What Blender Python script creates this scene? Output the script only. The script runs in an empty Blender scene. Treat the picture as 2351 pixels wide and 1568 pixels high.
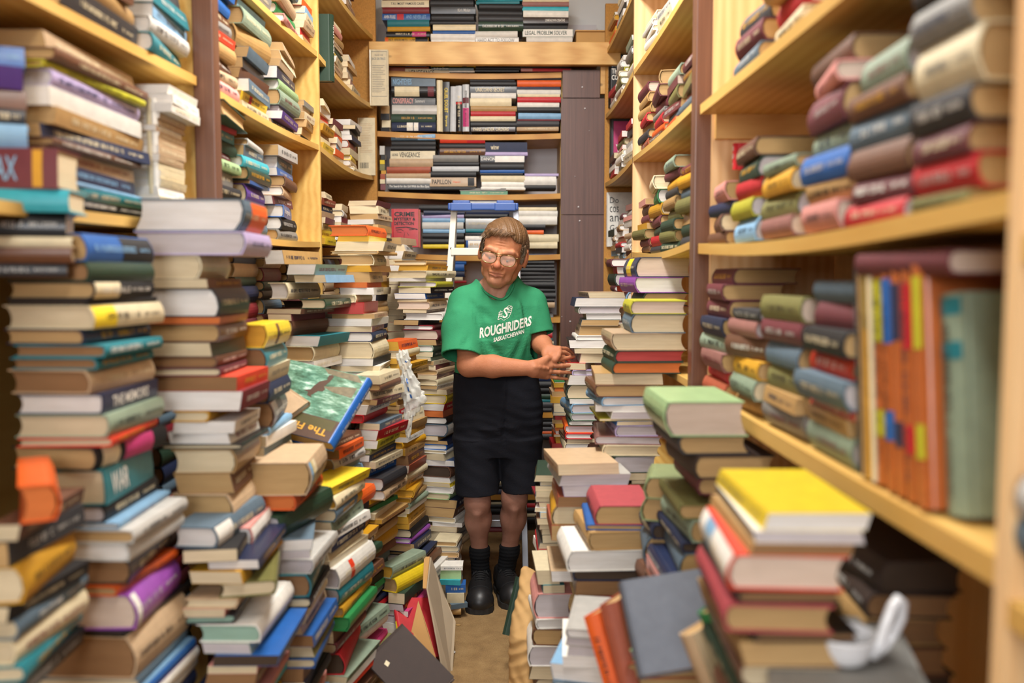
import bpy, bmesh, math, random
import numpy as np
from mathutils import Vector, Matrix, Euler
from mathutils.bvhtree import BVHTree
random.seed(7)
rng = np.random.default_rng(7)
sc = bpy.context.scene
col = sc.collection

# ------------------------------------------------------------------ camera
F_PX, CW, CH = 2050.0, 2351.0, 1568.0
CAM = Vector((0, 0, 1.30))
YAW, PITCH = 0.0095, 0.0726
fw = Vector((math.sin(YAW) * math.cos(PITCH), math.cos(YAW) * math.cos(PITCH), -math.sin(PITCH)))
rt = Vector((math.cos(YAW), -math.sin(YAW), 0))
up = rt.cross(fw)
cam_d = bpy.data.cameras.new('camera')
cam_d.sensor_fit = 'HORIZONTAL'; cam_d.sensor_width = 36; cam_d.lens = F_PX / CW * 36
cam_d.dof.use_dof = True; cam_d.dof.focus_distance = 3.42; cam_d.dof.aperture_fstop = 1.75
cam_d.dof.aperture_blades = 0; cam_d.clip_start = 0.05
cam = bpy.data.objects.new('camera', cam_d); col.objects.link(cam)
cam.matrix_world = Matrix(((rt.x, up.x, -fw.x, CAM.x), (rt.y, up.y, -fw.y, CAM.y), (rt.z, up.z, -fw.z, CAM.z), (0, 0, 0, 1)))
sc.camera = cam
sc.view_settings.view_transform = 'Standard'; sc.view_settings.look = 'None'
sc.view_settings.gamma = 1; sc.view_settings.use_curve_mapping = False
sc.view_settings.exposure = 0.33

# ------------------------------------------------------------------ light
world = bpy.data.worlds.new('shop_daylight'); sc.world = world; world.use_nodes = True
bg = world.node_tree.nodes['Background']
bg.inputs[0].default_value = (0.90, 0.95, 1.0, 1); bg.inputs[1].default_value = 0.17

def area(name, loc, size, size_y, power, colour, aim):
    l = bpy.data.lights.new(name, 'AREA'); l.shape = 'RECTANGLE'; l.size = size; l.size_y = size_y
    l.energy = power; l.color = colour
    o = bpy.data.objects.new(name, l); col.objects.link(o); o.location = loc
    o.rotation_euler = (Vector(aim) - Vector(loc)).to_track_quat('-Z', 'Y').to_euler()
    return o
area('ceiling_tube_light', (-0.05, 0.35, 2.93), 0.30, 1.2, 20, (1, .975, .93), (-0.05, 0.35, 0))
area('ceiling_tube_light', (-0.08, 2.35, 2.95), 0.30, 1.2, 62, (1, .975, .93), (-0.08, 2.35, 0))
area('shop_window_light', (-0.55, -3.2, 2.2), 1.9, 1.5, 104, (.99, .99, 1), (0.05, 3.0, 0.9))

# ------------------------------------------------------------------ pixel of the photograph -> place in the shop
def P(px, py, Y):
    d = fw + rt * ((px - 1175.5) / F_PX) + up * ((784 - py) / F_PX)
    return CAM + d * (Y / d.y)
def PX(p):
    d = Vector(p) - CAM
    z = d.dot(fw)
    return (1175.5 + d.dot(rt) / z * F_PX, 784 - d.dot(up) / z * F_PX)

# ------------------------------------------------------------------ colours
def lin(h):
    v = [int(h[i:i + 2], 16) / 255 for i in (0, 2, 4)]
    return tuple((c / 12.92 if c <= .04045 else ((c + .055) / 1.055) ** 2.4) for c in v)
PAL = {'bk': ('black', '121114'), 'ch': ('charcoal', '333337'), 'gy': ('grey', '85837e'), 'lg': ('light grey', 'c4c2bd'),
 'wh': ('white', 'efece4'), 'cr': ('cream', 'e4d6b2'), 'be': ('beige', 'c8ab88'), 'tn': ('tan', 'b58f58'), 'br': ('brown', '6c4732'),
 'db': ('dark brown', '3a2922'), 'rb': ('rust', 'a8553a'), 'or': ('orange', 'e4601c'), 'yo': ('mustard', 'd39c20'), 'ye': ('yellow', 'efd02a'),
 'lm': ('yellow-green', 'b9b52a'), 'ol': ('olive', '7b7844'), 'gn': ('green', '2c8a4c'), 'pg': ('pale green', 'a4c48e'), 'dg': ('dark green', '26402f'),
 'tl': ('teal', '1d7a86'), 'at': ('aqua', '3db2c2'), 'bl': ('blue', '2460ac'), 'lb': ('light blue', '86b2d6'), 'sb': ('slate blue', '5b7080'),
 'nv': ('navy', '1f2a4a'), 'pu': ('purple', '5a3a90'), 'vi': ('violet', '9a50b0'), 'li': ('lilac', 'b5a6d0'), 'pk': ('pink', 'e39a92'), 'ma': ('magenta', 'c43a78'),
 'rd': ('red', 'c3222b'), 'sr': ('scarlet', 'e0401f'), 'dr': ('dark red', '7c1f28'), 'fr': ('faded red', 'a8434a'), 'sl': ('slate grey', '6a707c'), 'sa': ('sage green', '8e9b6c'), 'mr': ('maroon', '6d3038'), 'mv': ('mauve', '96665f'), 'sg': ('sage', '8d9f8a'),
 'sv': ('silver', 'cfd3d6')}
COL = {k: lin(v[1]) for k, v in PAL.items()}
PAGE = {'w': ('white', lin('f0eeec')), 'c': ('cream', lin('e6d6b4')), 't': ('tan', lin('c9a672')), 'y': ('yellowed', lin('dba838')), 'o': ('orange-stained', lin('dd7a3a')),
 'r': ('red-stained', lin('bf4a48')), 'g': ('pale grey', lin('cfc9cf')), 'b': ('browned', lin('9a734c')), 'p': ('pinkish', lin('e2cdbd')), 'k': ('dark-edged', lin('4a3a2c')), 'a': ('aqua-stained', lin('9fc4b4')), 'n': ('green-stained', lin('3f9a58'))}

# ------------------------------------------------------------------ materials (all node based)
def new_mat(name):
    m = bpy.data.materials.new(name); m.use_nodes = True
    nt = m.node_tree; return m, nt, nt.nodes['Principled BSDF']
def link(nt, a, b): nt.links.new(a, b)
def ramp(nt, fac, stops):
    r = nt.nodes.new('ShaderNodeValToRGB'); e = r.color_ramp.elements
    while len(e) < len(stops): e.new(0.5)
    for i, (p, c) in enumerate(stops):
        e[i].position = p; e[i].color = (*c, 1)
    if fac is not None: link(nt, fac, r.inputs[0])
    return r
def coords(nt, scale=(1, 1, 1), kind='Object', rot=(0, 0, 0)):
    t = nt.nodes.new('ShaderNodeTexCoord'); mp = nt.nodes.new('ShaderNodeMapping')
    mp.inputs['Scale'].default_value = scale; mp.inputs['Rotation'].default_value = rot
    link(nt, t.outputs[kind], mp.inputs['Vector']); return mp.outputs[0]
def noise(nt, vec, scale=5, detail=3, rough=.5):
    n = nt.nodes.new('ShaderNodeTexNoise'); n.inputs['Scale'].default_value = scale
    n.inputs['Detail'].default_value = detail; n.inputs['Roughness'].default_value = rough
    link(nt, vec, n.inputs['Vector']); return n.outputs['Fac']
def bump(nt, h, bs, strength=.3, dist=.01):
    b = nt.nodes.new('ShaderNodeBump'); b.inputs['Strength'].default_value = strength; b.inputs['Distance'].default_value = dist
    link(nt, h, b.inputs['Height']); link(nt, b.outputs[0], bs.inputs['Normal'])
def mix(nt, fac, a, b, mode='MIX'):
    m = nt.nodes.new('ShaderNodeMix'); m.data_type = 'RGBA'; m.blend_type = mode
    for s, v in ((0, fac), (6, a), (7, b)):
        if isinstance(v, (int, float)): m.inputs[s].default_value = v
        elif isinstance(v, tuple): m.inputs[s].default_value = (*v, 1)
        else: link(nt, v, m.inputs[s])
    return m.outputs[2]

def own_colour(nt, attr):
    if attr:
        a = nt.nodes.new('ShaderNodeVertexColor'); a.layer_name = attr; return a.outputs[0]
    return nt.nodes.new('ShaderNodeObjectInfo').outputs['Color']
def cover_mat(name, rough, coat=0, attr=None):
    m, nt, bs = new_mat(name)
    c = own_colour(nt, attr); v = coords(nt)
    n = noise(nt, v, 38, 4, .6)
    worn = mix(nt, n, (.74, .74, .74), (1.16, 1.15, 1.12))
    link(nt, mix(nt, 1.0, c, worn, 'MULTIPLY'), bs.inputs['Base Color'])
    bs.inputs['Roughness'].default_value = rough; bs.inputs['Coat Weight'].default_value = coat; bs.inputs['Coat Roughness'].default_value = .18
    bump(nt, noise(nt, v, 420 if not coat else 30, 2), bs, .12 if not coat else .2, .002)
    return m
def page_mat(name, attr=None):
    m, nt, bs = new_mat(name)
    c = own_colour(nt, attr)
    v = coords(nt, (1.5, 1.5, 900)); n = noise(nt, v, 1.0, 2, .6)
    v2 = coords(nt, (9, 9, 60)); n2 = noise(nt, v2, 1.0, 3, .6)
    k = mix(nt, n, (.62, .60, .57), (1.12, 1.12, 1.12)); k2 = mix(nt, n2, (.80, .76, .70), (1.12, 1.12, 1.12))
    link(nt, mix(nt, 1.0, mix(nt, 1.0, c, k, 'MULTIPLY'), k2, 'MULTIPLY'), bs.inputs['Base Color'])
    bs.inputs['Roughness'].default_value = .85; bump(nt, n, bs, .35, .0015)
    return m
def plain_mat(name, colour, rough=.5, var=.12, scale=20, metal=0, coat=0, bmp=0):
    m, nt, bs = new_mat(name); v = coords(nt); n = noise(nt, v, scale, 4)
    lo = tuple(x * (1 - var) for x in colour); hi = tuple(min(1, x * (1 + var)) for x in colour)
    link(nt, mix(nt, n, lo, hi), bs.inputs['Base Color'])
    bs.inputs['Roughness'].default_value = rough; bs.inputs['Metallic'].default_value = metal; bs.inputs['Coat Weight'].default_value = coat
    if bmp: bump(nt, n, bs, bmp, .004)
    return m
def wood_mat(name, a, b, scale, rough=.45, knots=False, kind='Object', wave=.3):
    m, nt, bs = new_mat(name); v = coords(nt, scale, kind)
    n = noise(nt, v, 2.2, 6, .62)
    w = nt.nodes.new('ShaderNodeTexWave'); w.inputs['Scale'].default_value = 1.6; w.inputs['Distortion'].default_value = 5; w.inputs['Detail'].default_value = 3
    link(nt, v, w.inputs['Vector'])
    f = mix(nt, wave, n, w.outputs['Fac'])
    c = ramp(nt, f, [(.25, a), (.75, b)]).outputs[0]
    if knots:
        vo = nt.nodes.new('ShaderNodeTexVoronoi'); vo.inputs['Scale'].default_value = 5.2; vo.feature = 'F1'
        link(nt, coords(nt, (1.0, 1.3, 1.9)), vo.inputs['Vector'])
        kf = ramp(nt, vo.outputs['Distance'], [(.05, (1, 1, 1)), (.11, (0, 0, 0))]).outputs[0]
        c = mix(nt, kf, c, tuple(x * .42 for x in a))
    link(nt, c, bs.inputs['Base Color']); bs.inputs['Roughness'].default_value = rough
    bump(nt, n, bs, .08, .002)
    return m
M = {}
M['cover_cloth'] = cover_mat('cover_cloth', .62)
M['cover_jacket'] = cover_mat('cover_jacket', .38, .15)
M['pages'] = page_mat('pages')
M['cover_rest'] = cover_mat('cover_rest', .5, 0, 'Col')
M['pages_rest'] = page_mat('pages_rest', 'Col')
M['ink'] = cover_mat('printed_ink', .5)
M['pine'] = wood_mat('pine', lin('c8934a'), lin('e8bd74'), (1.2, 9, 9), .5, True)
M['pine_edge'] = wood_mat('pine_edge', lin('c89a4c'), lin('dcb768'), (7, .8, 7), .5)
M['pine_pale'] = wood_mat('pine_pale', lin('dcae78'), lin('eec995'), (7, 7, 1), .55)
M['shelf_gold'] = wood_mat('shelf_gold', lin('b57a28'), lin('cf9a44'), (1, 8, 8), .5)
M['veneer'] = wood_mat('veneer', lin('4a2f28'), lin('6f4c40'), (30, 30, .9), .4, wave=.06)
M['post'] = wood_mat('post', lin('5a3a2c'), lin('7a5440'), (24, 24, .8), .32, wave=.06)
M['chipboard'] = plain_mat('chipboard', lin('b8843f'), .8, .35, 160, bmp=.3)
M['wall'] = plain_mat('wall_paint', lin('eceae6'), .7, .03, 6)
M['back_panel'] = plain_mat('back_panel', lin('d9d4d6'), .6, .04, 5)

# ------------------------------------------------------------------ mesh helpers
WORLD = set()      # things whose parts are given in shop coordinates
def mesh_obj(name, verts, faces, mat, parent=None, smooth=False, colour=None):
    me = bpy.data.meshes.new(name); me.from_pydata([tuple(v) for v in verts], [], faces)
    if smooth: me.polygons.foreach_set('use_smooth', [True] * len(me.polygons))
    if mat is not None: me.materials.append(M[mat] if isinstance(mat, str) else mat)
    me.update()
    o = bpy.data.objects.new(name, me); col.objects.link(o)
    if parent is not None:
        o.parent = parent
        if parent.name in WORLD: o.matrix_parent_inverse = parent.matrix_basis.inverted()
    if colour is not None: o.color = (*colour, 1)
    return o
class MB:
    """collects shapes that make ONE part"""
    def __init__(s): s.v, s.f = [], []
    def add(s, v, f):
        n = len(s.v); s.v += [tuple(x) for x in v]; s.f += [tuple(i + n for i in q) for q in f]; return s
    def box(s, lo, hi, R=None, o=(0, 0, 0)):
        v = [Vector((x, y, z)) for x in (lo[0], hi[0]) for y in (lo[1], hi[1]) for z in (lo[2], hi[2])]
        if R is not None: v = [R @ q + Vector(o) for q in v]
        return s.add(v, [(0, 1, 3, 2), (4, 6, 7, 5), (0, 4, 5, 1), (2, 3, 7, 6), (0, 2, 6, 4), (1, 5, 7, 3)])
    def bevbox(s, lo, hi, b=.003, R=None, o=(0, 0, 0)):
        bm = bmesh.new(); bmesh.ops.create_cube(bm, size=1)
        for q in bm.verts: q.co = Vector([(lo[i] + hi[i]) / 2 + q.co[i] * (hi[i] - lo[i]) for i in range(3)])
        bmesh.ops.bevel(bm, geom=bm.edges[:], offset=b, segments=2, affect='EDGES', profile=.6)
        if R is not None: bm.transform(Matrix.Translation(o) @ R.to_4x4())
        bm.verts.index_update(); s.add([q.co.copy() for q in bm.verts], [[q.index for q in f.verts] for f in bm.faces]); bm.free(); return s
    def beam(s, a, b, w, t, upv=(0, 0, 1), bev=.002):
        a, b = Vector(a), Vector(b); x = (b - a).normalized(); z = Vector(upv); y = z.cross(x).normalized(); z = x.cross(y)
        R = Matrix((x, y, z)).transposed(); L = (b - a).length
        return s.bevbox((0, -w / 2, -t / 2), (L, w / 2, t / 2), bev, R, a)
    def tube(s, pts, r, n=8, closed=False, caps=True):
        pts = [Vector(p) for p in pts]; m = len(pts); rr = r if isinstance(r, (list, tuple)) else [r] * m
        rings = []; nrm = None
        for i, p in enumerate(pts):
            if closed: t = pts[(i + 1) % m] - pts[i - 1]
            else: t = pts[min(i + 1, m - 1)] - pts[max(i - 1, 0)]
            t.normalize()
            if nrm is None: nrm = t.orthogonal().normalized()
            nrm = (nrm - t * nrm.dot(t)).normalized(); bn = t.cross(nrm)
            rings.append([p + (nrm * math.cos(2 * math.pi * k / n) + bn * math.sin(2 * math.pi * k / n)) * rr[i] for k in range(n)])
        v = [q for r_ in rings for q in r_]; f = []
        for i in range(m if closed else m - 1):
            j = (i + 1) % m
            for k in range(n): f.append((i * n + k, i * n + (k + 1) % n, j * n + (k + 1) % n, j * n + k))
        if caps and not closed:
            f.append(tuple(reversed(range(n)))); f.append(tuple((m - 1) * n + k for k in range(n)))
        return s.add(v, f)
    def lathe(s, prof, n=32, o=(0, 0, 0)):
        v = [(o[0] + r * math.cos(2 * math.pi * k / n), o[1] + r * math.sin(2 * math.pi * k / n), o[2] + z) for r, z in prof for k in range(n)]
        f = [(i * n + k, i * n + (k + 1) % n, (i + 1) * n + (k + 1) % n, (i + 1) * n + k) for i in range(len(prof) - 1) for k in range(n)]
        return s.add(v, f)
    def build(s, name, mat, parent=None, smooth=False, colour=None): return mesh_obj(name, s.v, s.f, mat, parent, smooth, colour)
def wempty(name, loc):
    o = empty(name, loc); WORLD.add(o.name); return o
def empty(name, loc=(0, 0, 0), mw=None):
    o = bpy.data.objects.new(name, None); col.objects.link(o); o.empty_display_size = .05
    if mw is not None: o.matrix_world = mw
    else: o.location = loc
    return o
def tag(o, label=None, cat=None, group=None, kind=None):
    if label: o['label'] = label
    if cat: o['category'] = cat
    if group: o['group'] = group
    if kind: o['kind'] = kind
    return o

# lettering: outlines of the built-in font as a flat mesh, cached
_txt = {}
def text_geo(body, off=.012):
    if body not in _txt:
        cu = bpy.data.curves.new('lettering', 'FONT'); cu.body = body; cu.resolution_u = 2; cu.fill_mode = 'FRONT'
        cu.offset = off
        o = bpy.data.objects.new('lettering', cu); col.objects.link(o)
        dg = bpy.context.evaluated_depsgraph_get(); me = bpy.data.meshes.new_from_object(o.evaluated_get(dg))
        v = [(q.co.x, q.co.y) for q in me.vertices]; f = [tuple(p.vertices) for p in me.polygons]
        bpy.data.objects.remove(o); bpy.data.meshes.remove(me); bpy.data.curves.remove(cu)
        x0 = min(q[0] for q in v); x1 = max(q[0] for q in v); y0 = min(q[1] for q in v); y1 = max(q[1] for q in v)
        _txt[body] = ([((a - x0) / (x1 - x0), (b - y0) / (y1 - y0)) for a, b in v], f, (x1 - x0) / (y1 - y0))
    return _txt[body]
# ================================================================== setting
m, nt, bs = new_mat('carpet'); v = coords(nt)
n1 = noise(nt, v, 260, 4, .7); n2 = noise(nt, v, 18, 4, .6)
c = ramp(nt, mix(nt, .4, n1, n2), [(.28, lin('6e5334')), (.5, lin('9a7a4e')), (.72, lin('b99a6a'))]).outputs[0]
link(nt, c, bs.inputs['Base Color']); bs.inputs['Roughness'].default_value = .95; bump(nt, n1, bs, .8, .006); M['carpet'] = m
def struct(name, lo, hi, mat):
    return tag(MB().box(lo, hi).build(name, mat), kind='structure')
struct('floor', (-1.5, -.6, -.05), (1.35, 4.95, 0), 'carpet')
struct('wall_back', (-1.5, 4.86, 0), (1.35, 4.95, 3.0), 'wall')
struct('wall_left', (-1.5, -.6, 0), (-1.42, 4.95, 3.0), 'wall')
struct('wall_right', (1.27, -.6, 0), (1.35, 4.95, 3.0), 'wall')
struct('ceiling', (-1.5, -.6, 3.0), (1.35, 4.95, 3.05), 'wall')

# ------------------------------------------------------------------ back bookcase
BZ = [.20, .62, 1.10, 1.415, 1.715, 2.008, 2.303]       # tops of its shelves
BY = 4.46                                                # their front edge
bc = wempty('bookcase', (-.1, 4.6, 0))
tag(bc, 'pine bookcase on the end wall behind the man, beside a brown veneer board', 'bookcase')
def bpart(name, mb, mat): return mb.build(name, mat, bc)
xl, xr = -.63, .285
for z in BZ:
    mb = MB(); n = 14
    sagv = .012 if z > 1.3 else .004
    vs, fs = [], []
    for i in range(n + 1):
        t = i / n; s = -sagv * math.sin(math.pi * t) + .010 * (1 - t)
        for (y, dz) in ((BY, -.026), (BY, 0), (4.80, 0), (4.80, -.026)): vs.append((xl + (xr - xl) * t, y, z + dz + s - .004))
    for i in range(n):
        a = i * 4
        for k in range(4): fs.append((a + k, a + (k + 1) % 4, a + 4 + (k + 1) % 4, a + 4 + k))
    fs += [(3, 2, 1, 0), (n * 4, n * 4 + 1, n * 4 + 2, n * 4 + 3)]
    mb.add(vs, fs); bpart('shelf', mb, 'shelf_gold')
bpart('back_board', MB().box((-.66, 4.80, .05), (.49, 4.83, 2.62)), 'back_panel')
bpart('side_panel', MB().box((-.66, 4.43, .02), (-.63, 4.80, 2.32)), 'chipboard')
bpart('side_panel', MB().box((.285, 4.52, .02), (.31, 4.80, 2.32)), 'pine_edge')
pa, pb = P(1286, 226, 4.45), P(1383, 226, 4.45)
mb = MB(); zs = [0.03, P(1300, 493, 4.45).z - .002, P(1300, 493, 4.45).z + .001, P(1300, 226, 4.45).z - .002, P(1300, 226, 4.45).z + .002, 2.305]
mb.box((.283, 4.440, zs[0]), (.497, 4.46, zs[1])); mb.box((.283, 4.440, zs[2]), (.497, 4.46, zs[3]))
mb.box((.290, 4.440, zs[4]), (.472, 4.46, zs[5]))
fb = bpart('fascia_board', mb, 'veneer')
for q in ((1337, 200), (1343, 249), (1328, 475), (1331, 507), (1309, 738), (1290, 727), (1353, 300), (1320, 405)):
    p = P(*q, 4.437); r = .0042 if q[1] not in (727, 300, 405) else .002
    mb = MB(); mb.lathe([(0, -.003), (r * .7, -.0025), (r, 0), (r, .004)], 12)
    mb.v = [(p.x + a, p.y + c_, p.z + b) for a, b, c_ in mb.v]
    mb.build('screw', 'back_panel', fb, True)
bpart('filler_block', MB().box((.474, 4.43, 2.19), (.497, 4.46, 2.33)), 'pine')
# pine beam across the aisle, carrying the top row of books
pz0, pz1 = P(1130, 150, 4.40).z, P(1130, 98, 4.40).z
beam = MB().bevbox((-.645, 4.38, pz0), (.565, 4.42, pz1), .003).build('beam', 'pine')
tag(beam, kind='structure'); beam.name = 'trim_1'
top = MB().box((-.63, 4.42, pz1 - .03), (.49, 4.80, pz1 - .004)); bpart('top_board', top, 'shelf_gold')

# ------------------------------------------------------------------ side bookcases
def LX(Y): return -.63 - .057 * (4.4 - Y)
RX = .50
LZ = {'C': 1.43, 'B': 1.79, 'A': 2.13, 'O': 2.46}
RZ = {'c': 1.395, 'b': 1.76, 'a': 2.09, 'o': 2.395}
def wavy_board(xf, depth, y0, y1, z, t, sag, sgn, n=24):
    """shelf board along y with its front edge on xf(y); sag(y) bends it"""
    vs, fs = [], []
    for i in range(n + 1):
        y = y0 + (y1 - y0) * i / n; s = sag(y); x = xf(y)
        for (dx, dz) in ((0, -t), (0, 0), (sgn * depth, 0), (sgn * depth, -t)): vs.append((x + dx, y, z + dz + s))
    for i in range(n):
        a = i * 4
        for k in range(4): fs.append((a + k, a + 4 + k, a + 4 + (k + 1) % 4, a + (k + 1) % 4))
    fs += [(0, 1, 2, 3), (n * 4 + 3, n * 4 + 2, n * 4 + 1, n * 4)]
    return MB().add(vs, fs)
left = wempty('bookcase', (-.95, 2.6, 0)); tag(left, 'tall golden pine bookcase opposite the wavy shelves, behind the huge floor piles', 'bookcase')
DL = .34
for k, z in LZ.items():
    wavy_board(LX, DL, 2.30, 3.38, z, .020, lambda y: -.012 * math.sin(math.pi * (y - 2.3) / 1.08), -1).build('shelf', 'pine_edge', left)
    if k != 'C': wavy_board(LX, DL, 3.40, 4.42, z, .020, lambda y: -.025 * math.sin(math.pi * (y - 3.4) / 1.02), -1).build('shelf', 'pine_edge', left)
    wavy_board(LX, DL, .70, 2.24, z, .022, lambda y: -.008 * math.sin(math.pi * (y - .7) / 1.54), -1).build('shelf', 'pine_edge', left)
for z in (.35, .72, 1.08):
    wavy_board(LX, DL, 2.30, 4.41, z, .02, lambda y: 0, -1).build('shelf', 'pine_edge', left)
yq = 2.27; xq = LX(yq)
a, b = P(452, 300, yq).x, P(500, 300, yq).x
MB().bevbox((a, yq - .02, 0), (b, yq + .03, 2.9), .004).build('post', 'post', left)
MB().box((a - DL, yq - .01, 0), (a, yq + .025, 2.75)).build('divider', 'pine_edge', left)
MB().box((LX(3.39) - DL, 3.38, 0), (LX(3.39) + .002, 3.40, 2.75)).build('divider', 'pine_edge', left)
MB().box((LX(4.42) - DL, 4.41, 0), (LX(4.42) + .012, 4.43, 2.75)).build('side_panel', 'chipboard', left)
MB().box((LX(.7) - DL, .68, 0), (LX(.7), .70, 2.75)).build('side_panel', 'pine_edge', left)
mb = MB(); mb.add([(LX(.7) - DL, .7, 0), (LX(4.42) - DL, 4.42, 0), (LX(4.42) - DL, 4.42, 2.75), (LX(.7) - DL, .7, 2.75),
                   (LX(.7) - DL - .015, .7, 0), (LX(4.42) - DL - .015, 4.42, 0), (LX(4.42) - DL - .015, 4.42, 2.75), (LX(.7) - DL - .015, .7, 2.75)],
                  [(0, 1, 2, 3), (7, 6, 5, 4), (0, 4, 5, 1), (3, 2, 6, 7)]); mb.build('back_board', 'pine_edge', left)

right = wempty('bookcase', (.68, 2.4, 0)); tag(right, 'pine bookcase with pale sagging wavy shelves along the aisle beside the tan stacks', 'bookcase')
DR = .36
FX = lambda y: RX
wav = lambda y: .012 * math.sin((y - 3.50) / .9 * 2 * math.pi) - .010
for k, z in RZ.items():
    amp = {'c': .026, 'b': .010, 'a': .012, 'o': .008}[k]
    def sg(y, amp=amp):
        t = (y - 3.50) / .94
        return -amp * 1.3 * math.sin(math.pi * min(1, max(0, t)))
    wavy_board(FX, DR, 3.49, 4.44, z, .020, sg, 1).build('shelf', 'pine_edge', right)
    sg2 = lambda y, amp=amp: -amp * .7 * math.sin(math.pi * (y - 2.38) / 1.10)
    wavy_board(FX, DR, 2.38, 3.48, z, .020, sg2, 1).build('shelf', 'pine_edge', right)
for z in (.30, .66, 1.02): wavy_board(FX, DR, 2.38, 4.44, z, .020, lambda y: 0, 1).build('shelf', 'pine_edge', right)
NZ = {'mid': 1.385, 'low': 1.015, 'up': 1.735}
wavy_board(FX, DR, .882, 2.30, NZ['up'], .024, lambda y: -.004 * math.sin(math.pi * (y - .903) / 1.40), 1).build('shelf', 'pine_edge', right)
wavy_board(FX, DR, .882, 2.30, NZ['mid'], .026, lambda y: -.018 * math.sin(math.pi * (y - .903) / 1.40), 1).build('shelf', 'pine_edge', right)
wavy_board(FX, DR, .882, 2.30, NZ['low'], .030, lambda y: -.004 * math.sin(math.pi * (y - .903) / 1.40), 1).build('shelf', 'pine_edge', right)
wavy_board(FX, DR, .882, 2.30, .45, .026, lambda y: 0, 1).build('shelf', 'pine_edge', right)
for z in (.62, .98, 1.34, 1.70): wavy_board(FX, DR, .30, .86, z, .026, lambda y: 0, 1).build('shelf', 'pine_edge', right)
ya = 2.35; xa = P(1592, 400, ya).x; xb = P(1636, 400, ya).x
MB().bevbox((xa - .002, ya - .02, 0), (xb, ya + .03, 2.9), .004).build('post', 'post', right)
MB().box((xb - .01, ya - .03, 0), (RX + DR, ya - .01, 2.75)).build('divider', 'pine_pale', right)
MB().box((xb - .004, ya - .052, P(1760, 318, 2.3).z), (RX + DR, ya - .028, P(1760, 212, 2.3).z)).build('cross_rail', 'pine', right)
MB().box((RX - .002, .860, 0), (RX + DR, .882, 2.75)).build('divider', 'pine_pale', right)
MB().box((RX, 3.48, 0), (RX + DR, 3.50, 2.75)).build('divider', 'pine_pale', right)
MB().box((RX - .004, 4.43, 0), (RX + DR, 4.455, 2.62)).build('side_panel', 'chipboard', right)
MB().box((RX + DR, .30, 0), (RX + DR + .015, 4.45, 2.75)).build('back_board', 'pine_pale', right)
# ================================================================== books
# A book lies flat: spine along x at y=-W/2, fore-edge at y=+W/2, thickness up z.
BOARD = .0028
def arc_y(z, T, bulge): return -bulge * math.sin(math.pi * min(1, max(0, z / T)))
def cover_geo(H, W, T, hard, shear=0, bulge=None, bend=0):
    b = BOARD if hard else .0007
    if T < .012: b = min(b, T * .2)
    if bulge is None: bulge = min(.012, T * (.16 if hard else .02))
    h = H / 2; O, I = [], []
    O.append((W, T)); I.append((W, T - b)); 
    if bend: O.append((W * .5, T)); I.append((W * .5, T - b))
    O.append((.009, T)); I.append((.009, T - b))
    if hard: O.append((.0055, T - .0012)); I.append((.0055, T - b - .0012))
    n = 6 if bulge > .0005 else 1
    for i in range(n + 1):
        z = T * (1 - i / n)
        O.append((arc_y(z, T, bulge), z)); zi = b + (T - 2 * b) * (1 - i / n)
        I.append((b + arc_y(z, T, bulge), zi))
    if hard: O.append((.0055, .0012)); I.append((.0055, b + .0012))
    O.append((.009, 0)); I.append((.009, b))
    if bend: O.append((W * .5, 0)); I.append((W * .5, b))
    O.append((W, 0)); I.append((W, b))
    L = len(O); v = []
    for x in (-h, h):
        for (y, z) in O: v.append((x, y - W / 2 + shear * z, z))
        for (y, z) in I: v.append((x, y - W / 2 + shear * z, z))
    f = []; B = 2 * L
    for i in range(L - 1):
        f.append((i, i + 1, B + i + 1, B + i)); f.append((L + i + 1, L + i, B + L + i, B + L + i + 1))
        f.append((i + 1, i, L + i, L + i + 1)); f.append((B + i, B + i + 1, B + L + i + 1, B + L + i))
    f.append((0, B, B + L, L)); f.append((B + L - 1, L - 1, 2 * L - 1, B + 2 * L - 1))
    return v, f, bulge, b
def page_geo(H, W, T, hard, b, bulge, shear=0):
    o = .0035 if hard else .0002
    h = H / 2 - o; y0 = b + (-bulge * .55 if hard else 0); y1 = W - o; cc = min(.007, T * .16) if hard and T > .015 else 0
    pr = [(.006 if hard else b, b), (y1, b)]
    for k in (.25, .5, .75): pr.append((y1 - cc * math.sin(math.pi * k), b + (T - 2 * b) * k))
    pr += [(y1, T - b), (.006 if hard else b, T - b)]
    for k in (.7, .3): pr.append((y0 if hard else b, b + (T - 2 * b) * k))
    n = len(pr); v = [(x, y - W / 2 + shear * z, z) for x in (-h, h) for (y, z) in pr]
    f = [tuple(reversed(range(n))), tuple(range(n, 2 * n))] + [(i, (i + 1) % n, n + (i + 1) % n, n + i) for i in range(n)]
    f[0] = tuple(range(n)); f[1] = tuple(reversed(range(n, 2 * n))); f[2:] = [tuple(reversed(q)) for q in f[2:]]
    return v, f
GL = {'I': ['l'], 'L': ['l', 'b'], 'T': ['m', 't'], 'E': ['l', 't', 'c', 'b'], 'H': ['l', 'r', 'c'], 'O': ['l', 'r', 't', 'b'], 'C': ['l', 't', 'b'], 'F': ['l', 't', 'c'], 'N': ['l', 'r', 't'], 'U': ['l', 'r', 'b']}
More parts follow.
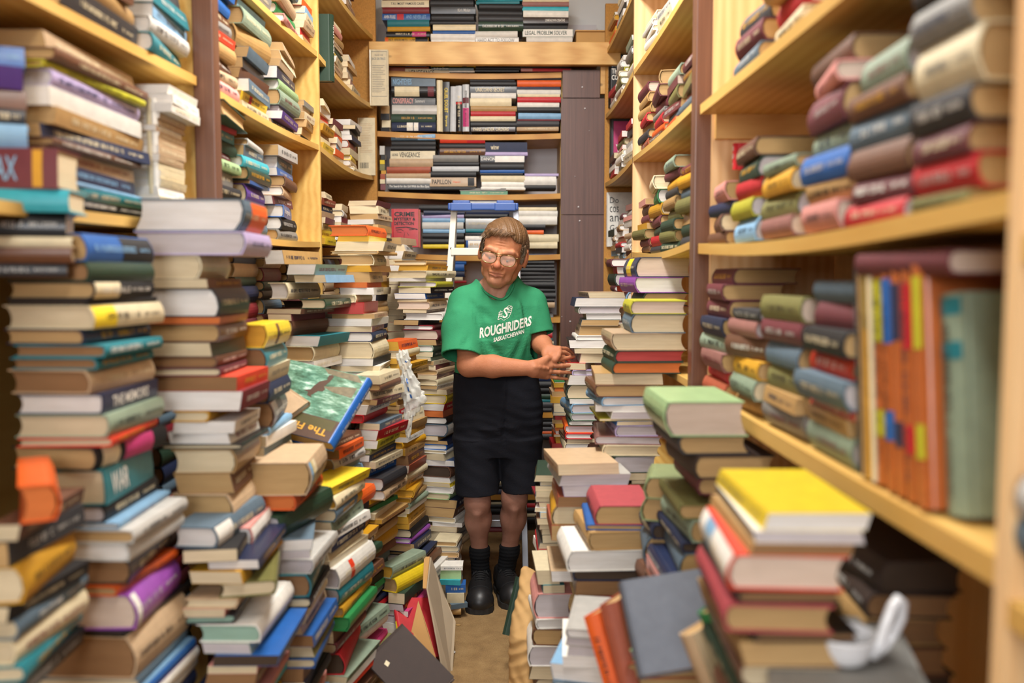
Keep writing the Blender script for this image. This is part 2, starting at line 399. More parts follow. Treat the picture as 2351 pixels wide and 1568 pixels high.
def marks_geo(x0, x1, z0, z1, r):
    """worn, unreadable lettering: rows of small strokes"""
    v, f = [], []
    hh = z1 - z0; s = hh * .16; x = x0
    def bar(a, b, c, d):
        n = len(v); v.extend([(a, c), (b, c), (b, d), (a, d)]); f.append((n, n + 1, n + 2, n + 3))
    while x < x1 - hh * .4:
        if r.random() < .16: x += hh * .5; continue
        w = hh * r.choice((.4, .5, .6)); g = GL[r.choice('ILTEHOCFNU')]
        for k in g:
            if k == 'l': bar(x, x + s, z0, z1)
            elif k == 'r': bar(x + w - s, x + w, z0, z1)
            elif k == 'm': bar(x + w / 2 - s / 2, x + w / 2 + s / 2, z0, z1)
            elif k == 't': bar(x, x + w, z1 - s, z1)
            elif k == 'c': bar(x, x + w, (z0 + z1) / 2 - s / 2, (z0 + z1) / 2 + s / 2)
            else: bar(x, x + w, z0, z0 + s)
        x += w + hh * .18
    return v, f
def on_spine(pts, W, T, bulge, shear, off): return [(x, arc_y(z, T, bulge) - off - W / 2 + shear * z, z) for x, z in pts]
def spine_band(x0, x1, z0, z1, W, T, bulge, shear, off):
    n = 5; v = on_spine([(x, z0 + (z1 - z0) * i / n) for i in range(n + 1) for x in (x0, x1)], W, T, bulge, shear, off)
    return v, [(2 * i, 2 * i + 1, 2 * i + 3, 2 * i + 2) for i in range(n)]

BOOKS = []       # every book of the shop before it is built
ORD = 'topmost second third fourth fifth sixth seventh eighth ninth tenth eleventh twelfth thirteenth fourteenth fifteenth sixteenth seventeenth eighteenth nineteenth twentieth'.split()
TENS = {2: 'twenty', 3: 'thirty', 4: 'forty'}
def ordinal(i):
    if i < 20: return ORD[i] if i else 'first'
    t, u = divmod(i + 1, 10); base = TENS[t]
    return base + '-' + ORD[u - 1].replace('topmost', 'first') if u else base[:-1] + 'ieth'

def parse(tok):
    head, *opt = tok.split(':')
    i = 2
    while i < len(head) and (head[i].isdigit() or head[i] == '.'): i += 1
    d = dict(c=head[:2], t=float(head[2:i]), face=None, p=None, kind=None, dx=0, w=None, a=0, txt=[], bands=[], m=None, tilt=0, roll=0, dy=0, bend=0, shiny=None)
    for ch in head[i:]:
        if ch in 'splr': d['face'] = ch
        elif ch in 'HB': d['kind'] = ch
    for o in opt:
        k, r = o[0], o[1:]
        if k == 'p': d['p'] = r
        elif k == 'x': d['dx'] = float(r)
        elif k == 'w': d['w'] = float(r)
        elif k == 'a': d['a'] = float(r)
        elif k == 'd': d['dy'] = float(r)
        elif k == 'q': d['tilt'] = float(r)
        elif k == 'v': d['roll'] = float(r)
        elif k == 'm': d['m'] = r or 'cr'
        elif k == 'b': d['bands'].append(r)            # colour + from + to in hundredths of the spine
        elif k == 't': d['txt'].append(r)               # words/colour[/from/to[/height]]
        elif k == 'g': d['shiny'] = True
        elif k == 'c': d['shiny'] = False
    return d
MARKS_ON_DARK = ('cr', 'wh', 'yo', 'lg', 'cr'); DARK = {'bk', 'ch', 'db', 'dg', 'nv', 'dr', 'mr', 'tl', 'bl', 'br', 'pu', 'rd', 'sb', 'gn', 'rb', 'ma', 'vi', 'sr'}

def is_hard(d, kind, T, r):
    q = r.random(); k = d['kind'] or kind
    if k == 'M': return q < (.42 if d['p'] in ('w', 'g') else .3) or T > .045 or d['shiny'] is False
    return k == 'H'
def put(d, desc, idx, n, root, H, W, T, hard, page, front, how, vis=1.0):
    BOOKS.append(dict(d=d, desc=desc, i=idx, n=n, mw=root, H=H, W=W, T=T, hard=hard, p=page, how=how, vis=vis, front=front))

def face_yaw(face): return {'s': 0.0, 'p': math.pi, 'l': -math.pi / 2, 'r': math.pi / 2}[face]
def stack(desc, x, y, Y, toks, w=100, face='r', page='c', kind='M', order='down', yaw=0, jit=1.0, fill=0.0, vis=1.0, shear=True, ratio=.67, how='pile', depth=None, over=0):
    """a pile whose front faces stand at distance Y; x: pixel of their near edge, w: their width there, thickness in the same pixels"""
    r = random.Random(desc); s = F_PX / Y
    L = [parse(t) for t in toks.split()]
    if order == 'up': L = list(L)
    n = len(L); z = P(x, y, Y).z
    seq = L
    for i, d in enumerate(seq):
        T = d['t'] / s
        hard = is_hard(d, kind, T, r); f = d['face'] or face; pg = d['p'] or page
        wpx = d['w'] or w * (1 + r.uniform(-.09, .06) * jit)
        x0 = x + d['dx'] + r.uniform(-5, 5) * jit
        A = P(x0, y, Y).x; B = P(x0 + wpx, y, Y).x; fwid = B - A
        if f in 'sp': H = fwid; W = H * ratio * (1 + r.uniform(-.05, .05)); dep = W
        else: W = fwid; H = min(.36, W / ratio * (1 + r.uniform(-.06, .06))); dep = H
        if depth and f in 'lr': H = dep = depth * (1 + r.uniform(-.06, .06))
        if order == 'down': z -= T; zb = z
        else: zb = z; z += T
        ang = math.radians(yaw + d['a'] + r.gauss(0, 3.0) * jit)
        cx, cy = (A + B) / 2, Y + d['dy'] + dep / 2 + r.uniform(-.006, .010) * jit
        if yaw:      # turn about the front edge's middle
            off = Matrix.Rotation(math.radians(yaw), 3, 'Z') @ Vector((0, dep / 2, 0)); cx, cy = (A + B) / 2 + off.x, Y + d['dy'] + off.y
        mw = Matrix.Translation((cx, cy, zb)) @ Matrix.Rotation(math.radians(d['tilt']), 4, 'X') @ Matrix.Rotation(math.radians(d['roll']), 4, 'Y') @ Matrix.Rotation(ang + face_yaw(f), 4, 'Z')
        k = i if order == 'down' else n - 1 - i
        put(d, desc, k, n, mw, H, W, T - .0002, hard, pg, Y, how, vis)
    if order == 'down' and fill is not None:
        A = P(x, y, Y).x; B = P(x + w, y, Y).x
        while z > fill + .006:
            T = min(z - fill, r.choice((.02, .025, .03, .035, .045))); z -= T
            d = parse(r.choice(('bk', 'br', 'cr', 'tn', 'nv', 'dg', 'wh', 'be', 'mr', 'gy', 'bl', 'dr')) + '1'); W = B - A; H = min(.3, W / ratio) if face in 'lr' else (B - A); 
            if face in 'sp': W = H * ratio
            dep = H if face in 'lr' else W
            mw = Matrix.Translation(((A + B) / 2, Y + dep / 2, z)) @ Matrix.Rotation(math.radians(yaw) + face_yaw(face), 4, 'Z')
            put(d, desc, 99, n, mw, H, W, T - .0002, r.random() < .6, r.choice('ctcbw'), Y, 'fill', 0)
    return z
def shelf_stack(desc, side, Y0, z, toks, H=.23, page='c', kind='M', X=None, jit=1.0, vis=1.0, ratio=.68, back=0):
    """a pile on a side shelf, spines to the aisle; thickness in millimetres, listed from the shelf up; Y0 its near end"""
    r = random.Random(desc); L = [parse(t) for t in toks.split()]; n = len(L)
    for i, d in enumerate(L):
        T = d['t'] / 1000; hard = is_hard(d, kind, T, r); h = (d['w'] / 1000 if d['w'] else H * (1 + r.uniform(-.10, .06) * jit)); W = h * ratio
        f = d['face'] or 's'
        xf = (LX(Y0 + h / 2) if side == 'L' else RX) if X is None else X
        inn = (.004 + r.uniform(0, .022) * jit + back + d['dx'] / 1000) * (-1 if side == 'L' else 1)
        ang = (math.pi / 2 if side == 'L' else -math.pi / 2) + (math.pi if f == 'p' else 0) + math.radians(d['a'] + r.gauss(0, 2.5) * jit)
        if f in 'lr': ang = math.radians(d['a']) + (0 if f == 'l' else math.pi)
        dep = W if f in 'sp' else h
        al = h if f in 'sp' else W
        cx = xf + inn + (-dep / 2 if side == 'L' else dep / 2); cy = Y0 + al / 2 + d['dy'] + r.uniform(-.012, .012) * jit
        mw = Matrix.Translation((cx, cy, z)) @ Matrix.Rotation(math.radians(d['tilt']), 4, 'X') @ Matrix.Rotation(math.radians(d['roll']), 4, 'Y') @ Matrix.Rotation(ang, 4, 'Z')
        put(d, desc, n - 1 - i, n, mw, h, W, T - .0002, hard, d['p'] or page, Y0, 'pile', vis); z += T
    return z
def upright(desc, Y, zbase, toks, order_from='the left', page='c', kind='H', ratio=.66, lean=0):
    """a row standing on a shelf, spines to the shop front; token thickness = pixels wide, w = pixels tall, x = pixel of the spine's left side"""
    L = [parse(t) for t in toks.split()]; s = F_PX / Y
    for i, d in enumerate(L):
        T = d['t'] / s; H = d['w'] / s; W = min(.2, H * ratio); A = P(d['dx'], 250, Y).x
        mw = Matrix.Translation((A, Y + d['dy'] + W / 2, zbase + H / 2)) @ Matrix.Rotation(math.radians(d['a']), 4, 'Y') @ Matrix.Rotation(math.pi / 2, 4, 'Y')
        put(d, desc, i, len(L), mw, H, W, T - .0004, (d['kind'] or kind) == 'H', d['p'] or page, Y, 'row', 1)

# ---------------------------------------------------------------- building them
def book_label(b):
    d = b['d']; t = b['T']; size = 'thick ' if t > .042 else 'slim ' if t < .016 else ''
    kind = 'hardcover' if b['hard'] else 'paperback'
    c = PAL[d['c']][0]
    if b['how'] == 'row': return f"{size}{c} {kind}, {ordinal(b['i'])} from the left of {b['desc']}"
    if b['i'] == 0: pos = 'topmost of'
    elif b['i'] == b['n'] - 1: pos = 'lowest of'
    else: pos = f"{ordinal(b['i'])} from top of"
    p = '' if len(b['desc'].split()) > 8 else (f" with {PAGE[b['p']][0]} pages" if b['p'] not in 'ct' else '')
    if len(f"{size}{c} {kind}{p} {pos} {b['desc']}".replace('-', ' ').split()) > 15: p = ''
    if len(f"{size}{c} {kind}{p} {pos} {b['desc']}".replace('-', ' ').split()) > 16: size = ''
    return f"{size}{c} {kind}{p}, {pos} {b['desc']}"
def build_book(b):
    d = b['d']; H, W, T, hard = b['H'], b['W'], b['T'], b['hard']; c = COL[d['c']]
    r = random.Random(f"{b['desc']}{b['i']}")
    shear = r.uniform(-.22, .22) if hard else r.uniform(-.3, .3); jacket = d['shiny'] if d['shiny'] is not None else (r.random() < .6 or bool(d['txt']))
    bulge = None
    if d['txt']: bulge = .0012; shear *= .3
    v, f, bulge, bb = cover_geo(H, W, T, hard, shear, bulge)
    name = 'hardcover_book' if hard else 'paperback_book'
    e = empty(name, mw=b['mw']); tag(e, book_label(b), 'hardcover book' if hard else 'paperback book', 'books of ' + b['desc'])
    j = r.uniform(.78, 1.02)
    cv = mesh_obj('cover', v, f, 'cover_jacket' if jacket else 'cover_cloth', e, colour=tuple(min(1, x * j) for x in c))
    v, f = page_geo(H, W, T, hard, bb, bulge, shear)
    j = r.uniform(.84, 1.0); pc = PAGE[b['p']][1]
    mesh_obj('page_block', v, f, 'pages', e, colour=tuple(min(1, x * j) for x in pc))
    off = .0006
    for k, bd in enumerate(d['bands']):
        x0, x1 = int(bd[2:4]) / 100, int(bd[4:6]) / 100; za, zb = (.04, .96)
        if len(bd) > 6: za, zb = int(bd[6:8]) / 100, int(bd[8:10]) / 100
        v, f = spine_band(H * (x0 - .5), H * (x1 - .5), T * za, T * zb, W, T, bulge, shear, off)
        mesh_obj('spine_label', v, f, 'ink', cv, colour=COL[bd[:2]]); off = .0006 + .0003 * (k + 1)
    off += .0005
    for tx in d['txt']:
        q = tx.split('/'); w0, cc = q[0].replace('_', ' '), q[1]; x0, x1 = (float(q[2]) / 100, float(q[3]) / 100) if len(q) > 3 else (.08, .9)
        hh = float(q[4]) / 100 if len(q) > 4 else .55; z0 = (1 - hh) / 2 if len(q) < 6 else float(q[5])
        g, f, asp = text_geo(w0)
        pts = [(H * (x0 + (x1 - x0) * a - .5), T * (z0 + hh * bq)) for a, bq in g]
        mesh_obj('spine_lettering', on_spine(pts, W, T, bulge, shear, off), f, 'ink', cv, colour=COL[cc])
    if not d['txt'] and T > .011 and (d['m'] or r.random() < .72):
        mc = d['m'] or (r.choice(MARKS_ON_DARK) if d['c'] in DARK else r.choice(('bk', 'db', 'nv', 'dr', 'bk')))
        hh = min(T * r.uniform(.26, .42), .0105)
        x0 = H * r.uniform(-.44, -.25); x1 = H * r.uniform(.05, .25); zc = T / 2
        for xa, xb, hk in ((x0, x1, .5), (x1 + H * .05, H * .42, .3)):
            a, fa = marks_geo(xa, xb, zc - hh * hk, zc + hh * hk, r)
            if fa: mesh_obj('spine_lettering', on_spine(a, W, T, bulge, shear, off), fa, 'ink', cv, colour=COL[mc])
    return e, cv
def rest_mesh(bs_):
    V, Fc, C, MI = [], [], [], []; n = 0
    for b in bs_:
        d = b['d']; r = random.Random(str(b['mw'])); sh = r.uniform(-.15, .15)
        v, f, bulge, bb = cover_geo(b['H'], b['W'], b['T'], b['hard'], sh); j = r.uniform(.85, 1.1)
        pv, pf = page_geo(b['H'], b['W'], b['T'], b['hard'], bb, bulge, sh)
        for vv, ff, c, mi in ((v, f, COL[d['c']], 0), (pv, pf, PAGE[b['p']][1], 1)):
            V += [tuple(b['mw'] @ Vector(q)) for q in vv]; Fc += [tuple(i + n for i in q) for q in ff]; n += len(vv)
            C += [(*[min(1, x * j) for x in c], 1)] * len(vv); MI += [mi] * len(ff)
    me = bpy.data.meshes.new('shop_books'); me.from_pydata(V, [], Fc)
    me.materials.append(M['cover_rest']); me.materials.append(M['pages_rest']); me.polygons.foreach_set('material_index', MI)
    a = me.color_attributes.new('Col', 'FLOAT_COLOR', 'POINT'); a.data.foreach_set('color', np.array(C, dtype=np.float32).ravel())
    o = bpy.data.objects.new('shop_books', me); col.objects.link(o); me.update()
    tag(o, 'remaining smaller second-hand books packed behind and under the front stacks', 'books', kind='stuff')
def visible_area(books, k=4):
    """pixels of the photograph, at 1/k size, in which each book is the nearest book"""
    w, h = int(CW / k), int(CH / k); zb = np.full((h, w), 1e9, np.float32); ib = np.full((h, w), -1, np.int32)
    Q = [(0, 1, 3, 2), (4, 6, 7, 5), (0, 4, 5, 1), (2, 3, 7, 6), (0, 2, 6, 4), (1, 5, 7, 3)]
    R = np.array([list(rt), list(up), list(fw)])
    for n, b in enumerate(books):
        m = np.array(b['mw']); c = np.array([(x * b['H'] / 2, y * b['W'] / 2, z * b['T']) for x in (-1, 1) for y in (-1, 1) for z in (0, 1)])
        d = (c @ m[:3, :3].T + m[:3, 3] - np.array(CAM)) @ R.T
        if d[:, 2].min() < .2: continue
        sx = (1175.5 + d[:, 0] / d[:, 2] * F_PX) / k; sy = (784 - d[:, 1] / d[:, 2] * F_PX) / k
        for q in Q:
            q = list(q); px, py = sx[q], sy[q]
            x0, x1, y0, y1 = max(0, int(px.min())), min(w - 1, int(px.max()) + 1), max(0, int(py.min())), min(h - 1, int(py.max()) + 1)
            if x1 <= x0 or y1 <= y0: continue
            gx, gy = np.meshgrid(np.arange(x0, x1 + 1), np.arange(y0, y1 + 1)); ins = None
            ar = sum(px[i] * py[(i + 1) % 4] - px[(i + 1) % 4] * py[i] for i in range(4))
            ins = np.ones(gx.shape, bool)
            for i in range(4):
                j = (i + 1) % 4; e = (px[j] - px[i]) * (gy - py[i]) - (py[j] - py[i]) * (gx - px[i]); ins &= (e * ar >= 0)
            if not ins.any(): continue
            A = np.c_[px, py, np.ones(4)]; co = np.linalg.lstsq(A, 1 / d[q, 2], rcond=None)[0]
            z = 1 / np.maximum(co[0] * gx + co[1] * gy + co[2], 1e-3)
            sub = zb[y0:y1 + 1, x0:x1 + 1]; up_ = ins & (z < sub)
            sub[up_] = z[up_]; ib[y0:y1 + 1, x0:x1 + 1][up_] = n
    return np.bincount(ib[ib >= 0], minlength=len(books))
def solid(b):
    m = b['mw']; return np.array(m.to_3x3()), np.array(m @ Vector((0, 0, b['T'] / 2))), np.array((b['H'], b['W'], b['T'])) / 2 - .0015
def touch(a, b):
    """separating axis test for two books"""
    (Ra, ca, ea), (Rb, cb, eb) = a, b; R = Ra.T @ Rb; t = Ra.T @ (cb - ca); Q = np.abs(R) + 1e-7
    if (np.abs(t) > ea + Q @ eb).any() or (np.abs(t @ R) > ea @ Q + eb).any(): return False
    for i in range(3):
        for j in range(3):
            k, l = (i + 1) % 3, (i + 2) % 3; m, n = (j + 1) % 3, (j + 2) % 3
            if abs(t[l] * R[k, j] - t[k] * R[l, j]) > ea[k] * Q[l, j] + ea[l] * Q[k, j] + eb[m] * Q[i, n] + eb[n] * Q[i, m]: return False
    return True
def clashes(books):
    S = [solid(b) for b in books]; C = np.array([q[1] for q in S]); r = np.array([np.linalg.norm(q[2]) for q in S]); out = []
    for i in range(len(S)):
        d = np.linalg.norm(C[i + 1:] - C[i], axis=1); 
        for j in np.nonzero(d < r[i + 1:] + r[i])[0] + i + 1:
            if touch(S[i], S[j]): out.append((i, int(j)))
    return out
def build_all():
    drop = set()
    for i, j in clashes(BOOKS):      # filling out of sight gives way to what stands in view
        fi, fj = BOOKS[i]['how'] == 'fill', BOOKS[j]['how'] == 'fill'
        if fi and i not in drop and j not in drop: drop.add(i)
        elif fj and i not in drop and j not in drop: drop.add(j)
    BOOKS[:] = [b for i, b in enumerate(BOOKS) if i not in drop]
    area_ = visible_area(BOOKS)
    for b, a in zip(BOOKS, area_): b['score'] = float(a) if b['how'] != 'fill' else 0
    rest = []
    for hard in (True, False):
        k = sorted([b for b in BOOKS if b['hard'] == hard], key=lambda b: -b['score'])
        one = [b for b in k[:LIMIT[hard]] if b['score'] > 3]
        for b in one: build_book(b)
        rest += k[len(one):]
        print('BOOKS', 'hard' if hard else 'paper', len(k), 'single', len(one), 'left over in view', sum(b['score'] > 3 for b in k[len(one):]), 'smallest', one[-1]['score'])
    if rest: rest_mesh(rest)
LIMIT = {True: 300, False: 300}
# ================================================================== what stands where
# ---- back wall, row on the pine beam (listed from the beam up)
YB = 4.47
def back(desc, x, y, toks, w, **k):
    k.setdefault('kind', 'H'); k.setdefault('jit', .35)
    stack(desc, x, y, YB, toks, w=w, face='s', order='up', fill=None, **k)
back('the first pile on the beam', 878, 98, 'yo13:x6:bbk7099:bor0108:w100 bk12:x8:m:bma6092:w100 yo10:x12:w98 tl15:x12:w96:tWild_Justice/wh/32/88/62 bl14:tANN_RULE/wh/04/28:brd3145:tAND_NEVER_LET/lb/50/92 dr14:tTaking_Rights/pk/32/95/50 cr15:tT.R.I._MOST_FAMOUS_CASES/bk/20/90/35 dr9 nv14 wh12:m bk13', 110)
back('the second pile on the beam', 990, 99, 'wh7:m wh13:tTHE_THREE_MARIAS/rd/12/92/60 bl8:x4:m cr13:x6:tLIFE/bk/08/22/45:tFOR/rd/24/34/45:tDEATH/bk/36/54/45:tA_MEDICAL_STORY/bk/62/92/25 bk9:bsr3858 bk15:tBY_WAY_OF_DECEPTION/ye/03/55/60:tCLAIRE_HOY/yo/58/85/30 bk15:tKirk_Makin/lg/60/88/45:m bk17:tTERRIBLE_DUTY/mv/10/45/40 bk12:m db13', 100)
back('the third pile on the beam', 1092, 99, 'wh13:tHARD_ACT_TO_FOLLOW/gy/05/90/60 wh13:m dg20:x5 ch13:x8:brd4060 bk14:x6:tBAD_BLOOD/pk/05/48/60:brd6878 bk13:x8:tMR_TURNER/wh/15/80/40 tl8:x4:a-2 at9:x2:a2 ye15:a3:tCULTS/bk/10/75/80 bk10 dg12', 102)
back('the fourth pile on the beam', 1200, 101, 'or3 wh13:x8:tATTEMPTED_AMBUSHER/gn/20/85/50 sg17:w116:bwh0199:tLEGAL_PROBLEM_SOLVER/dg/05/88/52 bk13:brd8897:tEDIBLE_MAN/wh/34/62/65:m db13:tUNKNOWN_DEATHS/wh/50/92/45 wh14:m at9:m mv10 cr12:tBY_PERSONS_UNKNOWN/or/08/55/50 wh12 bk11', 106)
back('the first pile under the beam', 893, 165, 'rb11 bk7:bbl4090 nv12', 96, kind='B')
back('the second pile under the beam', 990, 166, 'wh4 dg8:tAndreas_Down/wh/05/40/50 ye9:bdg3040:bdg7080 lm9', 100, kind='B')
back('the third pile under the beam', 1091, 166, 'bk5:m bk12:bye0106:tMARCIA_CLARK/wh/08/55/55 ch9', 104)
back('the fourth pile under the beam', 1196, 164, 'pk7:brd2399 bk12:tEQUALITY_AND_CHANGE/ye/15/88/50 rd8', 116)
# ---- second shelf
back('dark pile below the open beam slot', 899, 301, 'nv20:c:bwh3448:bwh5060:m dg18:c lg21 bk17:tCONSPIRACY/pk/03/50/72:tSummers/lg/54/76/45 bk23:bcr0763:bmr8296 sb21:tNIGHTEYES/lb/04/46/60:m cr18:x30:tVENGEANCE/bk/08/66/70:tREV/bk/04/20/25', 103)
back('short pile tucked beside the dark pile of five', 876, 302, 'bk9 cr17 bk14 tn18', 20, kind='B')
upright('the standing row on the second back shelf', YB, P(1040, 302, YB).z, 'cr13:x1003:w114:m bk15:x1017:w110:tCRUEL_DOUBT/ye/12/62/52:tBryna/ye/68/90/40 sv13:x1034:w100:a1:m bk15:x1046:w102:bsv0135:brd3641 sv15:x1062:w104:bmr2840:bma5090')
back('the middle pile on the second back shelf', 1080, 302, 'db10:tPARIS_UNDER_ORDERS/cr/05/85/75 bk13:tHOSTAGE/cr/22/60/75:bsv0120 cr11:tEVIDENCE/rd/25/75/60 rd11:m tn12 cr17:w95:tMOSTLY_MURDER/db/16/84/62 wh12:tPAUPER_LAWYER/gy/25/80/50 bk14:tUNICORNS_SECRET/cr/12/74/65 bk11:bsv0599 bk6', 105)
back('bright pile ending at the veneer board', 1187, 300, 'be9:m ch13:g dr4 lb13:m bk13:tON_TRIAL/bl/08/46/62:tBATTEN/wh/55/82/50 wh11:tLAWRENCE_WRIGHT/gy/14/85/55 rd12:bpu4090:tThe_Final/wh/05/30/80 cr6 wh11:tACCIDENTAL/pk/10/80/55 nv6:m or14:tREASONS_TO_THE_CRIME/yo/05/95/50 bk11:tPRISONERS_GIRL/ye/06/90/50', 99)
# ---- third shelf
back('the pile above the red crime book', 888, 435, 'bk13:tThe_Search_for_the_Girl_With_the_Blue_Eyes/wh/03/95/50 wh12:tLAURENCE_AND_THE_BIRDCAGE/nv/05/62/45 be11:bpk0150 rb15:c:m be18:x5:bor7099:m cr18:x9:tVENGEANCE/bk/20/66/62:tGEORGE/bk/04/17/30 bk11:x10:brd8893:m bk12:x12:tJAMES_B_STEWART/gy/04/55/50:m sb14:x12:blb6099', 102)
back('thin spines squeezed into the shelf corner', 874, 436, 'mr14 cr10 rb12 yo8 ol14 ye9 bk12 lg20', 11, kind='B')
back('second pile of the third back shelf', 986, 436, 'bk8:brd0795 be20:tPAPILLON/bk/05/46/52:tHenri/or/50/66/22:bbk8296 bk14:tTHE_GREAT_EVENTS/lb/03/75/50 sv11:x8:m bk10:x8:bor1060 gy15:x10:m br15:x26 bk12:x24:tCASE_IN_FACE/or/05/62/62:bsv0199:m sr14:x24:brd6099', 106)
back('the pile under the big navy volume', 1104, 436, 'wh6:bsb0199 wh12:m cr14:tTWO_OF_A_KIND/bk/28/82/55 bk6 bl7:bwh2090 bk17:bye0103:tMARCIA_CLARK/wh/05/50/45:bbe6085 bk15:tDANCING/wh/02/40/45:bwh3399 li8:x10 nv22:x8:c:twinw/cr/15/34/50:m', 100)
back('low white pile against the veneer board', 1204, 435, 'bk10:w72:m wh20:m li6', 76)
# ---- fourth shelf, behind the ladder
back('pile between the red crime book and the ladder', 971, 570, 'ye9:m bk13:tMURDER_ONE/rd/08/45/50:tMax/wh/60/75/40 bk13:brd0545:brd4890 lb9 lg15:m lb9 li8 nv9:a4 bk13:x-8:tTHE_GREAT_MYSTERIES/wh/15/90/40', 96)
back('blue pile seen through the ladder', 1069, 570, 'bl18:bwh0535 wh10:byo3099 bk8:brd0199 tl8 sv23:m bk10 nv11', 98)
back('blue pile higher than the ladder top', 1056, 481, 'sv9 bl11:bsv2080 bl8 gn6 gn8:m gy6', 108, kind='B')
back('pile of pale novels against the veneer board', 1182, 570, 'cr15:tProsecutor/gy/20/85/55 cr17:m or9:w66:a-2 bk13:w72:brd1550:m wh18:tSYBIL/or/10/52/70:bor0199:bwh0299 wh13:brd3080:bye4554:m cr8:m', 98)
# ---- fifth shelf
back('blue pile low behind the ladder rail', 972, 650, 'rd6:bbl2099 cr8 nv14:m bl15:m bl8 nv10:x-5', 96)
back('black pile behind the shoulder of the green shirt', 1186, 706, 'be12 bk8 bk14:tMYSTERIES/cr/20/62/65:m bk9 bk15:tDESTINIES/cr/05/60/65:m bk6 bk9:bwh0130:bwh7092 bk8:bwh0130:bwh7095 bk9:bwh0130:bwh7092 bk8:bwh0120:bwh7295 bk8:bwh0130:bwh7095 bk9:tVISION_OF_THE_ANOINTED/yo/05/90/60 nv8:m', 88)
back('mixed pile two shelves below the shoulder', 1180, 800, 'be8 cr8 tl8:m rd14:m bk9:bye0590 sb16 ch18', 88)
back('dark pile beside the shorts', 1180, 1010, 'bk14 or6 ch10 bk12 bk10:m dg10 bk12 ch14 tl7 dg12 bk14 bk16 nv10 bk12', 88)
back('dark pile behind the bare knees', 1060, 1195, 'dr14 bk14 ch10 cr6 bk14 nv16 bk10 cr12 be10 dr12 bk14 bk16 ch14 nv12', 120)
back('dim pile on the lowest back shelf', 1040, 1270, 'cr14 rd22 bk12 dr10', 150)
back('dim pile beside the shin', 1190, 1200, 'bk14 cr8 bk14 rd10 dg16 bk10 nv12 gn10 bk14', 88)
back('shadowed pile beside the ladder foot', 1196, 1292, 'bl14 bk12 tl10 bk14 nv12 be8', 80)

# ---- left floor piles, listed from the top down
stack('the huge nearest left pile', 12, 535, 1.55, 'bl64:pt:bbk5099:mlb dg46:pb bk40:pt:bcr0140 bk14:pk cr54:pc:bye0130 nv36:pt:myo tl30:pb tl28:pb be56:pb:m nv48:pw:tTHE_MEMOIRS/wh/15/80/55 sg54:pc ' +
      'sr22:pc bk54:pt:bma3878:bcr0830 tl84:pc:tWAR/wh/12/45/65:m bk40:pg:mcr lb16:pw:w225 lg32:pt:w270 lg42:pw:w265 db58:pb:w235 or24:pt:w240 vi84:pp:bwh0110:w262 bk14:pk:w250 be102:pb:w268 sb24:w270 lb26:pw:bbl1099:w285 pu34:pc:bwh0199:w290 lg30:w280 nv40:pg:w280 bk30:w280', w=204, kind='H', ratio=.70, depth=.235, yaw=-3)
stack('the low pile at the photo corner', -58, 1120, 1.27, 'or90:po:a25 br40 ch60:pt yo90:a8 bk40 sb50 cr60 tl40 bk50', w=72, depth=.22)
stack('the pile nearest the left edge', -80, 338, 1.50, 'mr92:s:tRAMAX/lb/05/60/60:byo7585 at52:s bk56:s:mlg cr24:s br36:s ch30:s', w=222, face='s', yaw=14, fill=None, ratio=.6)
stack('leaning books over the maroon volume', -75, 100, 1.52, 'bl46:s:mlb:q2 pu50:s:a4 br44:s ch36:s lb60:s:a-3', w=125, face='s', yaw=30, fill=None)
stack('the pile under the thick white book', 296, 455, 1.87, 'sb74:pw:pw:w236:bor3099 li54:pg:w250 cr54:x-44:w196 br22 bk66:pw:w164:x30:m rb16:po br42:pt:w190 db32:w190 br26:pb mr20:w200 sr34:pb:w200:x44 dr46:pw:w200:x44 yo26:x86:w84:By wh26:pw:w142:x86 wh26:pw:w142:x86 bk12:x60 tn58:pc:w140:x78 br46:pt:m:x90:w130 be80:pt:w130:x88 pk60:pw:w140:x110:bwh0199', w=190, ratio=.68, depth=.21, fill=.0)
stack('the sliding pile below the tan wrapped book', 545, 745, 2.12, 'ye54:py:bbr4050 tl48:pb:m cr38:pc nv44:pb:m br56:pb:bdb3060 lb18:pw:a8 wh26:a-5 sb24 cr22:pw', w=62, depth=.24, fill=.0)
stack('the heap under the brick-thick book', 548, 1062, 2.04, 'be78:pt:B:blb0112:bye1215:bcr1530:w146 or36:y:po:B dg60:pg:a-18:q5', w=125, depth=.25, fill=None)
stack('the sprawling pile by the purple volume', 405, 1212, 1.75, 'sb50:pw:a-8:w100:bwh0130 bk30:m:a6 nv22:pw:x60 yo30:bbk2050:x40 ol36:a14:x60 be24:pc:x20 pk20 ch22:pa wh44:pa:x50:w140 sg26:pg:x60 bl26:pk:x80:w150 pk20:x60 br40:pb:x50 nv36:x30 pk24:x60 at26:x40 tl32:x20 yo30:x40 br30 bk40', w=118, depth=.26, fill=.2)
stack('the jacketed pile over the blue annuals', 560, 1242, 2.02, 'sb26:pw:a6 wh20:pg:a8 lg36:pg:x20 tl54:pb:w140:m bk24 cr44:pw:w150:x-20 be22 bl28:pb:x14:w150:m ol30:x12:w150 bl24:x8:w150 br34:pb:x-10 nv24:m bk26 ol34:m pk26 sb30 br40', w=140, depth=.24, fill=.2)
stack('the slope of picture books and guides', 668, 1120, 2.36, 'ye24:pg cr26:py:a5 sb30:pc:a8:byo8099 sg26 wh22:pw:a-8 nv24:pc cr20 cr18 wh48:pg:w110:bsr3040:m tl44:pg:w104:m yo24:pt:w110 gn34:pn:w116:a4 br30 mr26 rd52:a9:pk sg16:w120 wh16:w124 sr14:w120 wh30:pw br34:w120 cr38:pc tn30 pg26 br34 be30 sb28', w=94, depth=.26, fill=.15, yaw=-12)
